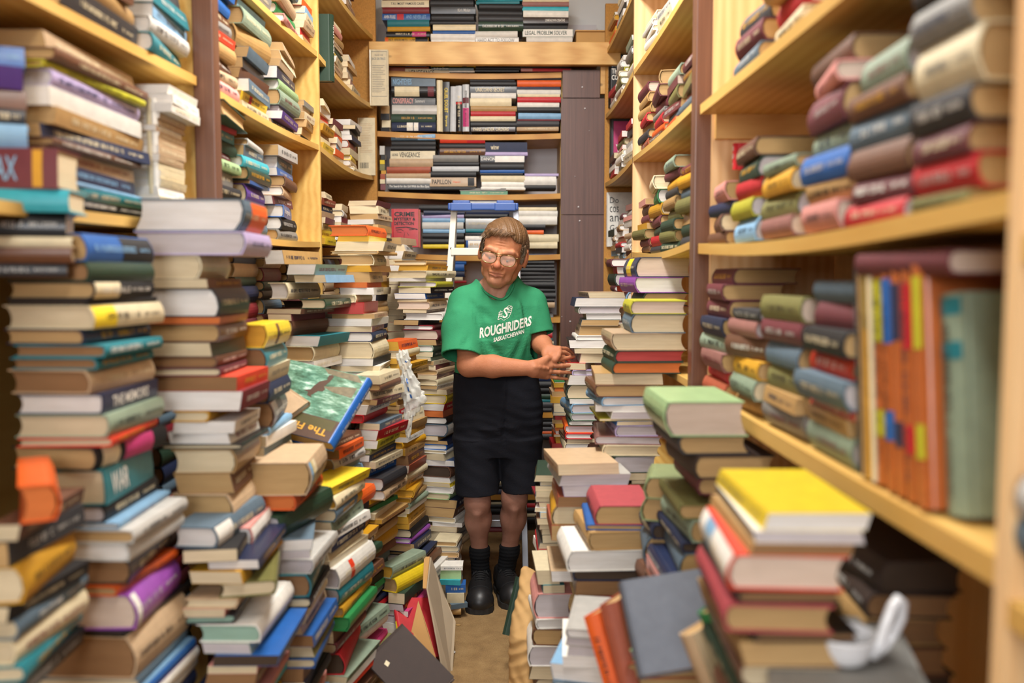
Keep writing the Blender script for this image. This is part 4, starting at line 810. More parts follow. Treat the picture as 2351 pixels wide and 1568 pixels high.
# ================================================================== the man
class Vol:
    """distance field on a grid; smooth unions grow one continuous skin"""
    def __init__(s, lo, hi, h):
        s.h = h; s.lo = np.array(lo, float); s.n = np.ceil((np.array(hi) - s.lo) / h).astype(int) + 1
        s.A = np.full(s.n, .5, np.float32); s.c = [(s.lo[i] + h * np.arange(s.n[i])).astype(np.float32) for i in range(3)]
    def win(s, lo, hi, pad=.03):
        sl, g = [], []
        for i in range(3):
            a = max(0, int((lo[i] - pad - s.lo[i]) / s.h)); b = min(s.n[i], int((hi[i] + pad - s.lo[i]) / s.h) + 2)
            if b <= a: return None, None
            sl.append(slice(a, b)); g.append(s.c[i][a:b])
        return tuple(sl), (g[0][:, None, None], g[1][None, :, None], g[2][None, None, :])
    def put(s, sl, d, k, op):
        a = s.A[sl]
        if op == 'u':
            if k: hh = np.maximum(k - np.abs(a - d), 0) / k; s.A[sl] = np.minimum(a, d) - hh * hh * k * .25
            else: s.A[sl] = np.minimum(a, d)
        else:
            d = -d if op == 's' else d
            if k: hh = np.maximum(k - np.abs(a - d), 0) / k; s.A[sl] = np.maximum(a, d) + hh * hh * k * .25
            else: s.A[sl] = np.maximum(a, d)
    def cone(s, a, b, ra, rb, k=.012, op='u', fl=1, R=None):
        a, b = np.array(a, float), np.array(b, float); m = max(ra, rb)
        sl, g = s.win(np.minimum(a, b) - m, np.maximum(a, b) + m)
        if sl is None: return s
        ab = b - a; L2 = float(ab @ ab) + 1e-12
        px, py, pz = g[0] - a[0], g[1] - a[1], g[2] - a[2]
        t = np.clip((px * ab[0] + py * ab[1] + pz * ab[2]) / L2, 0, 1)
        d = np.sqrt((px - t * ab[0]) ** 2 + ((py - t * ab[1]) / fl) ** 2 + (pz - t * ab[2]) ** 2) - (ra + (rb - ra) * t)
        s.put(sl, d.astype(np.float32), k, op); return s
    def ell(s, c, r, R=None, k=.012, op='u'):
        c = np.array(c, float); r = np.array(r, float); m = r.max()
        sl, g = s.win(c - m, c + m)
        if sl is None: return s
        x, y, z = g[0] - c[0], g[1] - c[1], g[2] - c[2]
        if R is not None:
            R = np.array(R); x, y, z = (R[0][i] * x + R[1][i] * y + R[2][i] * z for i in range(3))
        k0 = np.sqrt((x / r[0]) ** 2 + (y / r[1]) ** 2 + (z / r[2]) ** 2); k1 = np.sqrt((x / r[0] ** 2) ** 2 + (y / r[1] ** 2) ** 2 + (z / r[2] ** 2) ** 2) + 1e-9
        s.put(sl, (k0 * (k0 - 1) / k1).astype(np.float32), k, op); return s
    def loft(s, st, k=.02, op='u', off=0):
        """st: stations (z, cx, cy, rx, ry) of one limb or trunk, rounded ends"""
        st = sorted(st); z = [q[0] for q in st]; f = lambda i, v: np.interp(v, z, [q[i] for q in st]).astype(np.float32)
        lo = np.array([min(q[1] - q[3] for q in st), min(q[2] - q[4] for q in st), z[0]]) - .03 - max(0, off); hi = np.array([max(q[1] + q[3] for q in st), max(q[2] + q[4] for q in st), z[-1]]) + .03 + max(0, off)
        sl, g = s.win(lo, hi); zz = g[2]; ze = np.maximum(np.maximum(z[0] - zz, zz - z[-1]), 0)
        rx, ry = f(3, zz) + off, f(4, zz) + off
        q = np.sqrt(((g[0] - f(1, zz)) / rx) ** 2 + ((g[1] - f(2, zz)) / ry) ** 2)
        d = (q - 1) * np.minimum(rx, ry); d = np.where(ze > 0, np.maximum(d, 0) + ze, d)
        d = np.maximum(d, np.maximum(z[0] - zz, zz - z[-1]) - off)
        s.put(sl, d.astype(np.float32), k, op); return s
    def plane(s, p, n, k=0):
        """keeps what lies against the normal"""
        n = np.array(n, float); n /= np.linalg.norm(n)
        d = (s.c[0][:, None, None] - p[0]) * n[0] + (s.c[1][None, :, None] - p[1]) * n[1] + (s.c[2][None, None, :] - p[2]) * n[2]
        s.put((slice(None),) * 3, d.astype(np.float32), k, 'i'); return s
    def mesh(s):
        A = s.A; I = A < 0; nx, ny, nz = A.shape
        cnt = np.zeros((nx - 1, ny - 1, nz - 1), np.int8); O = [(i, j, k) for i in (0, 1) for j in (0, 1) for k in (0, 1)]
        for i, j, k in O: cnt += I[i:nx - 1 + i, j:ny - 1 + j, k:nz - 1 + k]
        act = np.argwhere((cnt > 0) & (cnt < 8)); vid = np.full(cnt.shape, -1, np.int32); vid[tuple(act.T)] = np.arange(len(act))
        val = np.stack([A[act[:, 0] + i, act[:, 1] + j, act[:, 2] + k] for i, j, k in O], 1)
        P_ = np.zeros((len(act), 3)); w = np.zeros(len(act)); ofs = np.array(O, float)
        for a in range(8):
            for ax, bit in ((0, 4), (1, 2), (2, 1)):
                if a & bit: continue
                b = a | bit; va, vb = val[:, a], val[:, b]; m = (va < 0) != (vb < 0)
                t = np.where(m, va / np.where(m, va - vb, 1), 0)
                p = ofs[a][None] + (ofs[b] - ofs[a])[None] * t[:, None]; P_ += p * m[:, None]; w += m
        V = s.lo + (act + P_ / w[:, None]) * s.h; F = []
        for ax in range(3):
            sl0 = [slice(1, -1)] * 3; sl0[ax] = slice(0, -1); sl1 = [slice(1, -1)] * 3; sl1[ax] = slice(1, None)
            a, b = I[tuple(sl0)], I[tuple(sl1)]
            for flip in (False, True):
                e = np.argwhere((a & ~b) if not flip else (~a & b))
                if not len(e): continue
                base = e + 1; base[:, ax] -= 1; u, v = [q for q in range(3) if q != ax]
                def at(du, dv):
                    c = base.copy(); c[:, u] -= du; c[:, v] -= dv; return vid[c[:, 0], c[:, 1], c[:, 2]]
                q = np.stack([at(1, 1), at(0, 1), at(0, 0), at(1, 0)], 1)
                if (flip) != (ax == 1): q = q[:, ::-1]
                F.append(q)
        F = np.concatenate(F); F = F[(F >= 0).all(1)]
        return V, F
    def build(s, name, mat, parent):
        V, F = s.mesh(); me = bpy.data.meshes.new(name); me.from_pydata(V.tolist(), [], F.tolist())
        me.polygons.foreach_set('use_smooth', [True] * len(F)); me.materials.append(M[mat]); me.update()
        o = bpy.data.objects.new(name, me); col.objects.link(o); o.parent = parent
        if parent.name in WORLD: o.matrix_parent_inverse = parent.matrix_basis.inverted()
        return o
# --- materials
m, nt, bs = new_mat('skin'); v = coords(nt)
vc = nt.nodes.new('ShaderNodeVertexColor'); vc.layer_name = 'Tint'
n = noise(nt, v, 26, 5, .62); n2 = noise(nt, v, 170, 3, .6)
c = mix(nt, 1.0, vc.outputs[0], mix(nt, n, (.80, .70, .66), (1.14, 1.12, 1.10)), 'MULTIPLY')
link(nt, c, bs.inputs['Base Color']); bs.inputs['Roughness'].default_value = .6; bs.inputs['Specular IOR Level'].default_value = .3; bs.inputs['Subsurface Weight'].default_value = .12
bs.inputs['Subsurface Radius'].default_value = (.012, .005, .003); bs.inputs['Subsurface Scale'].default_value = .5
bump(nt, mix(nt, .5, n, n2), bs, .35, .004); M['skin'] = m
def cloth(name, colour, scale=420, var=.18, rough=.85):
    m, nt, bs = new_mat(name); v = coords(nt); n = noise(nt, v, 9, 4, .6); w = noise(nt, v, scale, 2)
    f = noise(nt, coords(nt, (5, 5, 16)), 1.0, 3, .5)
    lo = tuple(x * (1 - var) for x in colour); hi = tuple(min(1, x * (1 + var)) for x in colour)
    link(nt, mix(nt, n, lo, hi), bs.inputs['Base Color']); bs.inputs['Roughness'].default_value = rough; bs.inputs['Specular IOR Level'].default_value = .2
    bump(nt, mix(nt, .65, w, f), bs, .5, .006); M[name] = m
cloth('green_jersey', lin('33885f'), var=.30); cloth('dark_cotton', lin('191a21'), 300, .2); cloth('black_knit', lin('0e0f12'), 260, .25)
M['shoe_leather'] = plain_mat('shoe_leather', lin('1c1b1c'), .42, .35, 40, bmp=.15); M['shoe_rubber'] = plain_mat('shoe_rubber', lin('201d1b'), .7, .3, 60)
M['lace'] = plain_mat('lace', lin('141314'), .8, .2, 200); M['shirt_print'] = plain_mat('shirt_print', lin('d9dcd0'), .8, .12, 120)
m, nt, bs = new_mat('hair'); v = coords(nt, (60, 8, 60)); n = noise(nt, v, 3, 4)
vc = nt.nodes.new('ShaderNodeVertexColor'); vc.layer_name = 'Tint'
link(nt, mix(nt, 1.0, vc.outputs[0], mix(nt, n, (.6, .58, .55), (1.35, 1.32, 1.25)), 'MULTIPLY'), bs.inputs['Base Color']); bs.inputs['Roughness'].default_value = .5; bump(nt, n, bs, .6, .004); M['hair'] = m
M['gold_wire'] = plain_mat('gold_wire', lin('9a8a5e'), .3, .1, 50, metal=1)
m, nt, bs = new_mat('spectacle_lens'); v = coords(nt); n = noise(nt, v, 30, 2)
link(nt, mix(nt, n, lin('f2d9c8'), lin('fbeade')), bs.inputs['Base Color']); bs.inputs['Roughness'].default_value = .08; bs.inputs['Alpha'].default_value = .26; M['spectacle_lens'] = m  # pale pink base colour stands in for reflections on the glass
M['eye_white'] = plain_mat('eye_white', lin('b09a8c'), .2, .05, 40)

man = wempty('person', (0, 3.52, 0))
tag(man, 'man in a green jersey, black shorts and glasses, standing and reaching to a pile', 'person')
V3 = lambda px, py, Y: np.array(P(px, py, Y))
Rh = Matrix.Rotation(math.radians(-7), 3, 'Z') @ Matrix.Rotation(math.radians(11), 3, 'Y') @ Matrix.Rotation(math.radians(11), 3, 'X')
Hc = Vector(V3(1155, 581, 3.37)); HS = 1.06
hd = lambda x, y, z: np.array(Hc + Rh @ (Vector((x, y, z * (.84 if z < 0 else .95))) * HS))
RhN = np.array(Rh)
B = Vol((-.26, 3.12, .09), (.31, 3.70, 1.53), .0026)
# trunk and legs (under the clothes) and neck
B.loft([(.70, -.02, 3.50, .12, .075), (.80, -.025, 3.50, .135, .090), (.93, -.03, 3.48, .125, .082), (1.09, -.027, 3.46, .122, .082), (1.19, -.022, 3.46, .115, .074), (1.25, -.022, 3.46, .095, .06), (1.285, -.022, 3.45, .06, .055)], .03)
neck0, neck1 = hd(0, .03, -.075), V3(1140, 684, 3.445)
B.cone(neck0, neck1, .052, .066, .03)
B.cone(V3(1140, 668, 3.46), (-.125, 3.46, 1.205), .045, .042, .03); B.cone(V3(1140, 668, 3.46), (.070, 3.465, 1.205), .045, .040, .03)
B.cone(V3(1131, 668, 3.395), V3(1118, 700, 3.40), .012, .012, .02); B.cone(hd(-.03, -.01, -.09), V3(1134, 690, 3.385), .010, .009, .014); B.cone(hd(.035, .0, -.09), V3(1147, 690, 3.385), .010, .009, .014)
# his right arm (nearer the tall pile with the ladder) and left arm
S1, E1, W1 = np.array((-.148, 3.44, 1.205)), V3(1077, 838, 3.335), V3(1222, 846, 3.24)
B.cone(S1, E1, .048, .041, .02); B.cone(E1, (E1 * .62 + W1 * .38), .043, .040, .02); B.cone((E1 * .62 + W1 * .38), W1, .040, .0265, .02, fl=.9)
S2, E2, W2 = np.array((.105, 3.46, 1.205)), V3(1232, 776, 3.46), V3(1258, 806, 3.33)
B.cone(S2, E2, .040, .037, .02); B.cone(E2, (E2 + W2) / 2, .038, .035, .02); B.cone((E2 + W2) / 2, W2, .035, .026, .02)
# his right hand: back of the hand to the shop front, fingers along the pile
kn = [V3(1262, 827, 3.285), V3(1264, 840, 3.278), V3(1261, 853, 3.278), V3(1255, 864, 3.284)]
tip = [V3(1318, 819, 3.345), V3(1322, 838, 3.335), V3(1312, 855, 3.325), V3(1302, 870, 3.32)]
for q in kn: B.cone(W1 + np.array((.006, .004, (q[2] - W1[2]) * .42)), q, .0205, .0120, .012, fl=.85)
for q, t, r in zip(kn, tip, (.0080, .0084, .0080, .0070)):
    up_ = np.array((0, -.010, .0)); a = q + (t - q) * .42 + up_; b = q + (t - q) * .74 + up_ * .7
    B.cone(q, a, r * 1.12, r * 1.0, .003); B.cone(a, b, r * 1.03, r * .9, .002); B.cone(b, t, r * .9, r * .72, .002)
    B.ell(q + np.array((0, -.006, 0)), (.010, .008, .009), None, .006)
    B.ell(a, (.009, r * 1.04, r * 1.10), None, .002)
B.cone(V3(1236, 836, 3.25), V3(1256, 822, 3.27), .014, .0115, .012); B.cone(V3(1256, 822, 3.27), V3(1276, 819, 3.30), .011, .0085, .006)
for x in (1228, 1238, 1248): B.cone(V3(x, 843 + (x - 1228) * .1, 3.222 + (x - 1228) * .0012), V3(x + 10, 843 + (x - 1228) * .2, 3.232 + (x - 1228) * .0012), .004, .004, .01)
# his left hand behind it, palm half up
kn2 = [V3(1284, 800, 3.31), V3(1284, 809, 3.295), V3(1281, 818, 3.285), V3(1275, 826, 3.28)]
tip2 = [V3(1316, 812, 3.37), V3(1315, 822, 3.355), V3(1308, 831, 3.34), V3(1298, 836, 3.32)]
for q in kn2: B.cone(W2 + np.array((.004, 0, (q[2] - W2[2]) * .3)), q, .018, .0105, .012)
for q, t, r in zip(kn2, tip2, (.0078, .0080, .0076, .0068)):
    a = q + (t - q) * .45 + np.array((0, .004, .008)); b = q + (t - q) * .75 + np.array((0, .003, .007))
    B.cone(q, a, r * 1.08, r, .003); B.cone(a, b, r, r * .9, .002); B.cone(b, t, r * .88, r * .72, .002)
B.cone(V3(1252, 812, 3.31), V3(1254, 824, 3.285), .015, .012, .012); B.cone(V3(1254, 824, 3.285), V3(1262, 834, 3.275), .0115, .0085, .006)
# legs
def leg(hip, knee, calf, ank, foot):
    B.cone(hip, knee, .066, .047, .03); B.cone(knee, calf, .046, .045, .03); B.cone(calf, ank, .044, .031, .03); B.cone(ank, foot, .031, .03, .02)
    B.ell(np.array(knee) + np.array((0, -.012, .012)), (.034, .034, .042), None, .02)
    B.ell(np.array(calf) + np.array((.004, .018, .02)), (.044, .038, .075), None, .03)
    B.cone(np.array(knee) + (0, -.038, -.04), np.array(ank) + (0, -.024, .03), .010, .007, .025)
leg(V3(1092, 955, 3.50), V3(1096, 1152, 3.47), V3(1097, 1196, 3.50), V3(1101, 1262, 3.535), V3(1104, 1340, 3.55))
leg(V3(1190, 955, 3.50), V3(1181, 1142, 3.49), V3(1178, 1190, 3.53), V3(1170, 1256, 3.565), V3(1157, 1335, 3.585))
# head
e = lambda c, r, k=.012, op='u': B.ell(hd(*c), np.array(r) * HS, RhN, k, op)
cn = lambda a, b, ra, rb, k=.01, op='u': B.cone(hd(*a), hd(*b), ra * HS, rb * HS, k, op)
e((0, .018, .036), (.074, .094, .084)); e((0, -.022, -.020), (.064, .070, .080), .02)
e((0, -.035, .045), (.062, .048, .05), .02)
cn((0, -.01, -.07), (0, -.062, -.104), .048, .024, .025)
for s_ in (-1, 1):
    cn((s_ * .052, .012, -.045), (s_ * .040, -.018, -.086), .022, .018, .02); cn((s_ * .040, -.018, -.086), (s_ * .012, -.064, -.108), .018, .018, .02)
    e((s_ * .040, -.066, -.030), (.024, .020, .022), .018)                                      # cheek
    cn((s_ * .012, -.089, .018), (s_ * .042, -.079, .022), .0085, .0075, .012); cn((s_ * .042, -.079, .022), (s_ * .057, -.058, .010), .007, .006, .012)
    e((s_ * .031, -.094, -.003), (.019, .017, .014), .010, 's')                                 # socket
    e((s_ * .031, -.0735, -.002), (.0135, .013, .0125), .004)
    cn((s_ * .019, -.0815, .0040), (s_ * .043, -.0755, .0035), .0098, .0090, .004)                 # upper lid, lowered
    e((s_ * .031, -.0795, .0030), (.0145, .0105, .0105), .003)
    cn((s_ * .019, -.083, -.011), (s_ * .043, -.077, -.010), .0035, .003, .005)                 # lower lid
    cn((s_ * .020, -.082, -.021), (s_ * .040, -.079, -.022), .005, .004, .008)                  # bag
    e((s_ * .0135, -.094, -.041), (.0088, .0095, .0080), .006)                                  # wing of the nose
    cn((s_ * .0155, -.103, -.036), (s_ * .034, -.084, -.066), .0016, .0016, .006, 's')          # nose to mouth fold
    cn((s_ * .034, -.084, -.066), (s_ * .036, -.076, -.092), .0014, .0012, .006, 's')
    cn((s_ * .044, -.064, -.052), (s_ * .040, -.056, -.088), .009, .009, .016)                  # jowl
    e((s_ * .082, .012, -.008), (.0095, .021, .035), .006); cn((s_ * .089, .004, .010), (s_ * .089, .008, -.018), .006, .004, .005, 's')
    cn((s_ * .080, .006, -.004), (s_ * .077, .004, -.034), .006, .006, .005)
cn((0, -.082, .012), (0, -.103, -.026), .0085, .0095, .010); e((0, -.107, -.033), (.0125, .0125, .0115), .008)
cn((0, -.099, -.0465), (0, -.094, -.051), .006, .005, .006)
e((0, -.083, -.069), (.027, .014, .020), .014)
cn((-.021, -.089, -.0665), (0, -.0965, -.0645), .0035, .0052, .004); cn((0, -.0965, -.0645), (.021, -.089, -.0665), .0052, .0035, .004)
cn((-.018, -.089, -.0745), (0, -.0960, -.0765), .004, .0058, .004); cn((0, -.0960, -.0765), (.018, -.089, -.0745), .0058, .004, .004)
cn((-.024, -.090, -.0705), (0, -.1015, -.0700), .0016, .0016, .003, 's'); cn((0, -.1015, -.0700), (.024, -.090, -.0705), .0016, .0016, .003, 's')
cn((-.014, -.090, -.086), (.014, -.090, -.086), .004, .004, .008, 's'); e((0, -.083, -.104), (.018, .015, .014), .014)
for z in (.040, .050, .060): cn((-.036, -.0855 + abs(z - .04) * .22, z), (.034, -.0855 + abs(z - .04) * .22, z + .002), .0012, .0012, .004, 's')
for x in (-.005, .005): cn((x, -.095, .020), (x, -.092, .036), .0014, .0012, .004, 's')
body = B.build('body', 'skin', man)
me = body.data; co = np.empty(len(me.vertices) * 3); me.vertices.foreach_get('co', co); co = co.reshape(-1, 3)
tint = np.tile(np.array(lin('c08562')), (len(co), 1))
loc = ((co - np.array(Hc)) @ RhN) / HS; loc[:, 2] /= np.where(loc[:, 2] < 0, .84, .95)
def blob(c, r, colour, w=1.0, base=None):
    d = np.sqrt((((loc if base is None else co) - np.array(c)) ** 2 / np.array(r) ** 2).sum(1)); f = np.clip(1.25 - d, 0, 1)[:, None] * w
    tint[:] = tint * (1 - f) + np.array(colour) * f
red = lin('b4654c')
blob((0, -.105, -.03), (.022, .03, .022), red, .75); blob((-.042, -.08, -.032), (.028, .04, .024), red, .55); blob((.042, -.08, -.032), (.028, .04, .024), red, .55)
blob((0, -.088, .05), (.06, .04, .04), lin('c98a64'), .6); blob((0, -.095, -.0765), (.024, .014, .0065), lin('a3605a'), .8); blob((0, -.095, -.0650), (.024, .014, .0045), lin('a0605a'), .8)
blob((0, -.07, -.1), (.06, .05, .03), lin('b08a78'), .5)
for s_ in (-1, 1): blob((s_ * .034, -.086, .0245), (.022, .014, .0055), lin('6f4a38'), .75); blob((s_ * .08, .01, -.01), (.012, .03, .04), lin('bd7158'), .6)
f = (co[:, 2] < .70)[:, None]; tint = np.where(f, np.array(lin('99705f')), tint); f = ((co[:, 2] > .70) & (co[:, 2] < 1.10))[:, None]; tint = np.where(f, np.array(lin('b67b5a')), tint)  # legs pinker and darker: the shade on them is put into the tint
f = (np.clip((-.088 - loc[:, 2] - .35 * loc[:, 1] * -1) / .03, 0, 1) * (co[:, 2] > 1.1) * (np.abs(co[:, 0] + .02) < .13))[:, None]; tint = tint * (1 - f) + np.array(lin('cfa08a')) * f
a = me.color_attributes.new('Tint', 'FLOAT_COLOR', 'POINT'); a.data.foreach_set('color', np.c_[tint, np.ones(len(co))].astype(np.float32).ravel())
# eyes behind the glasses
M['iris'] = plain_mat('iris', lin('3a4a56'), .15, .2, 80)
for s_ in (-1, 1):
    q = MB(); c0 = Vector(hd(s_ * .031, -.0775, -.003)); rr = .0112 * HS
    q.lathe([(1e-4, -rr)] + [(rr * math.sin(math.pi * i / 8), -rr * math.cos(math.pi * i / 8)) for i in range(1, 8)] + [(1e-4, rr)], 16); q.v = [tuple(c0 + Vector(x)) for x in q.v]
    ey = q.build('eye', 'eye_white', man, True)
    q = MB(); q.lathe([(1e-4, 0), (.0036, -.0004), (.0038, -.0012)], 16); q.v = [tuple(c0 + Rh @ Vector((x - .001, -rr * .965 - .0006 + (-z * .5), y - .0066))) for x, y, z in q.v]
    q.build('iris', 'iris', ey, True)
# --- hair: a combed cap with loose strands
Hv = Vol(tuple(np.array(Hc) - .16), tuple(np.array(Hc) + .18), .0026)
eh = lambda c, r, k=.012, op='u': Hv.ell(hd(*c), np.array(r) * HS, RhN, k, op)
eh((0, .020, .038), (.0785, .098, .0880)); eh((0, -.010, .068), (.0735, .082, .053), .02)
for s_ in (-1, 1): eh((s_ * .060, .036, .012), (.0245, .052, .052), .02); Hv.cone(hd(s_ * .074, -.012, .02), hd(s_ * .075, -.006, -.028), .010, .007, .01)
eh((0, .06, -.02), (.066, .058, .062), .02)
Hv.ell(hd(0, -.105, .015), np.array((.066, .090, .072)) * HS, RhN, .006, 's')
for s_ in (-1, 1): Hv.ell(hd(s_ * .088, .012, -.014), np.array((.026, .027, .042)) * HS, RhN, .006, 's'); Hv.ell(hd(s_ * .07, -.075, -.01), np.array((.04, .058, .07)) * HS, RhN, .006, 's')
g = [(Hv.c[0][:, None, None] - Hc[0]), (Hv.c[1][None, :, None] - Hc[1]), (Hv.c[2][None, None, :] - Hc[2])]
lx, ly, lz = (RhN[0][i] * g[0] + RhN[1][i] * g[1] + RhN[2][i] * g[2] for i in range(3))
Hv.A += ((.0009 * np.sin((lx * 1.0 + .5 * ly) * 520 + 5 * np.sin(lz * 40 + lx * 30)) + .0012 * np.sin(lx * 190 + ly * 120)) * (lz > .05) + .0010 * np.sin((ly + lx * .2) * 300 + 2 * np.sin(lz * 60)) * (lz <= .05)).astype(np.float32)
hair = Hv.build('hair', 'hair', man)
rh = random.Random(3); strands = MB()
def strand(p0, p1, p2, r0):
    pts = []
    for i in range(6):
        t = i / 5; pts.append(Vector(hd(*[(1 - t) ** 2 * a + 2 * t * (1 - t) * b + t * t * c for a, b, c in zip(p0, p1, p2)])))
    strands.tube(pts, [r0, r0, r0 * .95, r0 * .85, r0 * .6, r0 * .15], 5)
def cap_z(x, y): return .0395 + .0915 * math.sqrt(max(.02, 1 - (x / .080) ** 2 - ((y - .02) / .102) ** 2))
def cap_x(y, z): return .0825 * math.sqrt(max(.02, 1 - ((y - .02) / .102) ** 2 - ((z - .038) / .0900) ** 2))
for i in range(420):      # combed across the crown from the parting
    x0 = rh.uniform(-.055, .060); y0 = rh.uniform(-.035, .085); dx, dy = -.030 + rh.gauss(0, .006), -.030 + rh.gauss(0, .008)
    p = [(x0 + dx * t, y0 + dy * t) for t in (0, .5, 1)]
    strand(*[(a, b, cap_z(a, b) + .0005 + (.0015 if k == 1 else 0)) for k, (a, b) in enumerate(p)], rh.uniform(.0008, .0016))
for i in range(150):      # fringe
    x0 = rh.uniform(-.030, .050); x1 = x0 - .018 - rh.uniform(0, .02); L = .022 + .012 * rh.random() - (.010 if x1 > .012 else 0)
    strand((x0, -.055, cap_z(x0, -.055) + .002), ((x0 + x1) / 2, -.085, .108), (x1, -.094 + abs(x1) * .22, .100 - L), rh.uniform(.0007, .0014))
for i in range(330):      # back along the sides
    s_ = rh.choice((-1, 1)); y0 = rh.uniform(-.045, .03); z0 = rh.uniform(.025, .10); y1, z1 = y0 + .035, z0 - .030 - rh.uniform(0, .015)
    ym, zm = (y0 + y1) / 2, (z0 + z1) / 2 + .004
    strand((s_ * cap_x(y0, z0), y0, z0), (s_ * (cap_x(ym, zm) + .002), ym, zm), (s_ * (cap_x(y1, z1) + .0005), y1, z1), rh.uniform(.0009, .0017))
for i in range(60):       # grey in front of the ears
    s_ = rh.choice((-1, 1)); y0 = rh.uniform(-.040, -.012)
    strand((s_ * .0765, y0, .050), (s_ * .081, y0 + .008, .022), (s_ * .079, y0 + .014, -.008 - rh.uniform(0, .015)), rh.uniform(.0009, .0016))
st = strands.build('hair_strands', 'hair', hair, True)
for o, jit in ((hair, 0), (st, 1)):
    me = o.data; c2 = np.empty(len(me.vertices) * 3); me.vertices.foreach_get('co', c2); c2 = c2.reshape(-1, 3); l2 = ((c2 - np.array(Hc)) @ RhN) / HS
    gr = np.clip((.075 - l2[:, 2]) / .06, 0, 1)[:, None]; cc = np.array(lin('6b4f34')) * (1 - gr) + np.array(lin('77695a')) * gr
    if jit: k = np.repeat(rng.uniform(.65, 1.5, len(c2) // 30 + 1), 30)[:len(c2)][:, None]; cc = cc * k
    a = me.color_attributes.new('Tint', 'FLOAT_COLOR', 'POINT'); a.data.foreach_set('color', np.c_[np.clip(cc, 0, 1), np.ones(len(cc))].astype(np.float32).ravel())
# --- glasses
gl = MB(); lens = []
for s_ in (-1, 1):
    pts = []
    for i in range(28):
        t = 2 * math.pi * i / 28; c_, n_ = math.cos(t), math.sin(t)
        x = .0265 * abs(c_) ** .75 * (1 if c_ > 0 else -1); z = .0215 * abs(n_) ** .75 * (1 if n_ > 0 else -1)
        x *= 1 + .10 * (z / .0215);
        pts.append(Vector(hd(s_ * .0335 + x, -.1035 + .16 * max(0, abs(s_ * .0335 + x) - .02) , -.006 + z)))
    gl.tube(pts, .0014, 8, True); lens.append((s_, pts))
gl.tube([Vector(hd(-.030, -.1045, .0165)), Vector(hd(0, -.1060, .0150)), Vector(hd(.030, -.1045, .0165))], .0013, 8)
gl.tube([Vector(hd(-.0085, -.1045, .006)), Vector(hd(0, -.1085, .0075)), Vector(hd(.0085, -.1045, .006))], .0015, 8)
frame = gl.build('glasses', 'gold_wire', man, True)
for s_ in (-1, 1):
    MB().tube([Vector(hd(s_ * .061, -.097, .008)), Vector(hd(s_ * .072, -.085, .008)), Vector(hd(s_ * .080, -.03, .010)), Vector(hd(s_ * .083, .02, .012)), Vector(hd(s_ * .083, .034, -.006))], .0014, 8).build('temple_arm', 'gold_wire', frame, True)
for s_, pts in lens:
    c0 = sum(pts, Vector()) / len(pts) + Rh @ Vector((0, -.0025, 0)); mb = MB(); vs = [c0] + [p.copy() for p in pts]; nn = len(pts)
    back = [p + Rh @ Vector((0, .0014, 0)) for p in vs]
    mb.add(vs, [(0, 1 + i, 1 + (i + 1) % nn) for i in range(nn)]); mb.build('lens', 'spectacle_lens', frame, True)
# --- T-shirt
T = Vol((-.30, 3.16, .86), (.24, 3.64, 1.36), .0034)
tst = [(.885, -.036, 3.475, .158, .122), (.96, -.033, 3.470, .157, .124), (1.06, -.028, 3.452, .154, .126), (1.13, -.024, 3.448, .156, .124), (1.19, -.022, 3.45, .152, .112), (1.235, -.021, 3.455, .130, .092), (1.275, -.021, 3.46, .098, .078), (1.325, -.022, 3.465, .064, .064)]
S1b, c1 = np.array((-.145, 3.445, 1.195)), V3(1061, 818, 3.335)
S2b, c2 = np.array((.105, 3.46, 1.195)), V3(1236, 769, 3.43)
def shirt(v, off):
    v.loft(tst, .03, 'u', off)
    v.cone(S1b, (S1b + c1) / 2 + (-.004, 0, 0), .070 + off, .076 + off, .03); v.cone((S1b + c1) / 2 + (-.004, 0, 0), c1 + (c1 - S1b) * .45, .076 + off, .078 + off, .03)
    v.cone(S2b, c2 + (c2 - S2b) * .35, .064 + off, .060 + off, .03)
shirt(T, 0)
TT = Vol((-.30, 3.16, .86), (.24, 3.64, 1.36), .0034); TT.loft(tst, .03)
I_ = Vol((-.30, 3.16, .86), (.24, 3.64, 1.36), .0034); shirt(I_, -.008)
X_, Y_, Z_ = T.c[0][:, None, None], T.c[1][None, :, None], T.c[2][None, None, :]
def fold(p, d, wid, lng, amp, freq=0):
    """one soft crease through p along d"""
    d = np.array(d, float); d /= np.linalg.norm(d); x, y, z = X_ - p[0], Y_ - p[1], Z_ - p[2]
    t = x * d[0] + y * d[1] + z * d[2]; r2 = np.maximum(x * x + y * y + z * z - t * t, 0)
    return 1.15 * amp * np.exp(-r2 / (wid * .9) ** 2) * np.exp(-(t / lng) ** 2)
D = np.zeros(T.A.shape, np.float32)
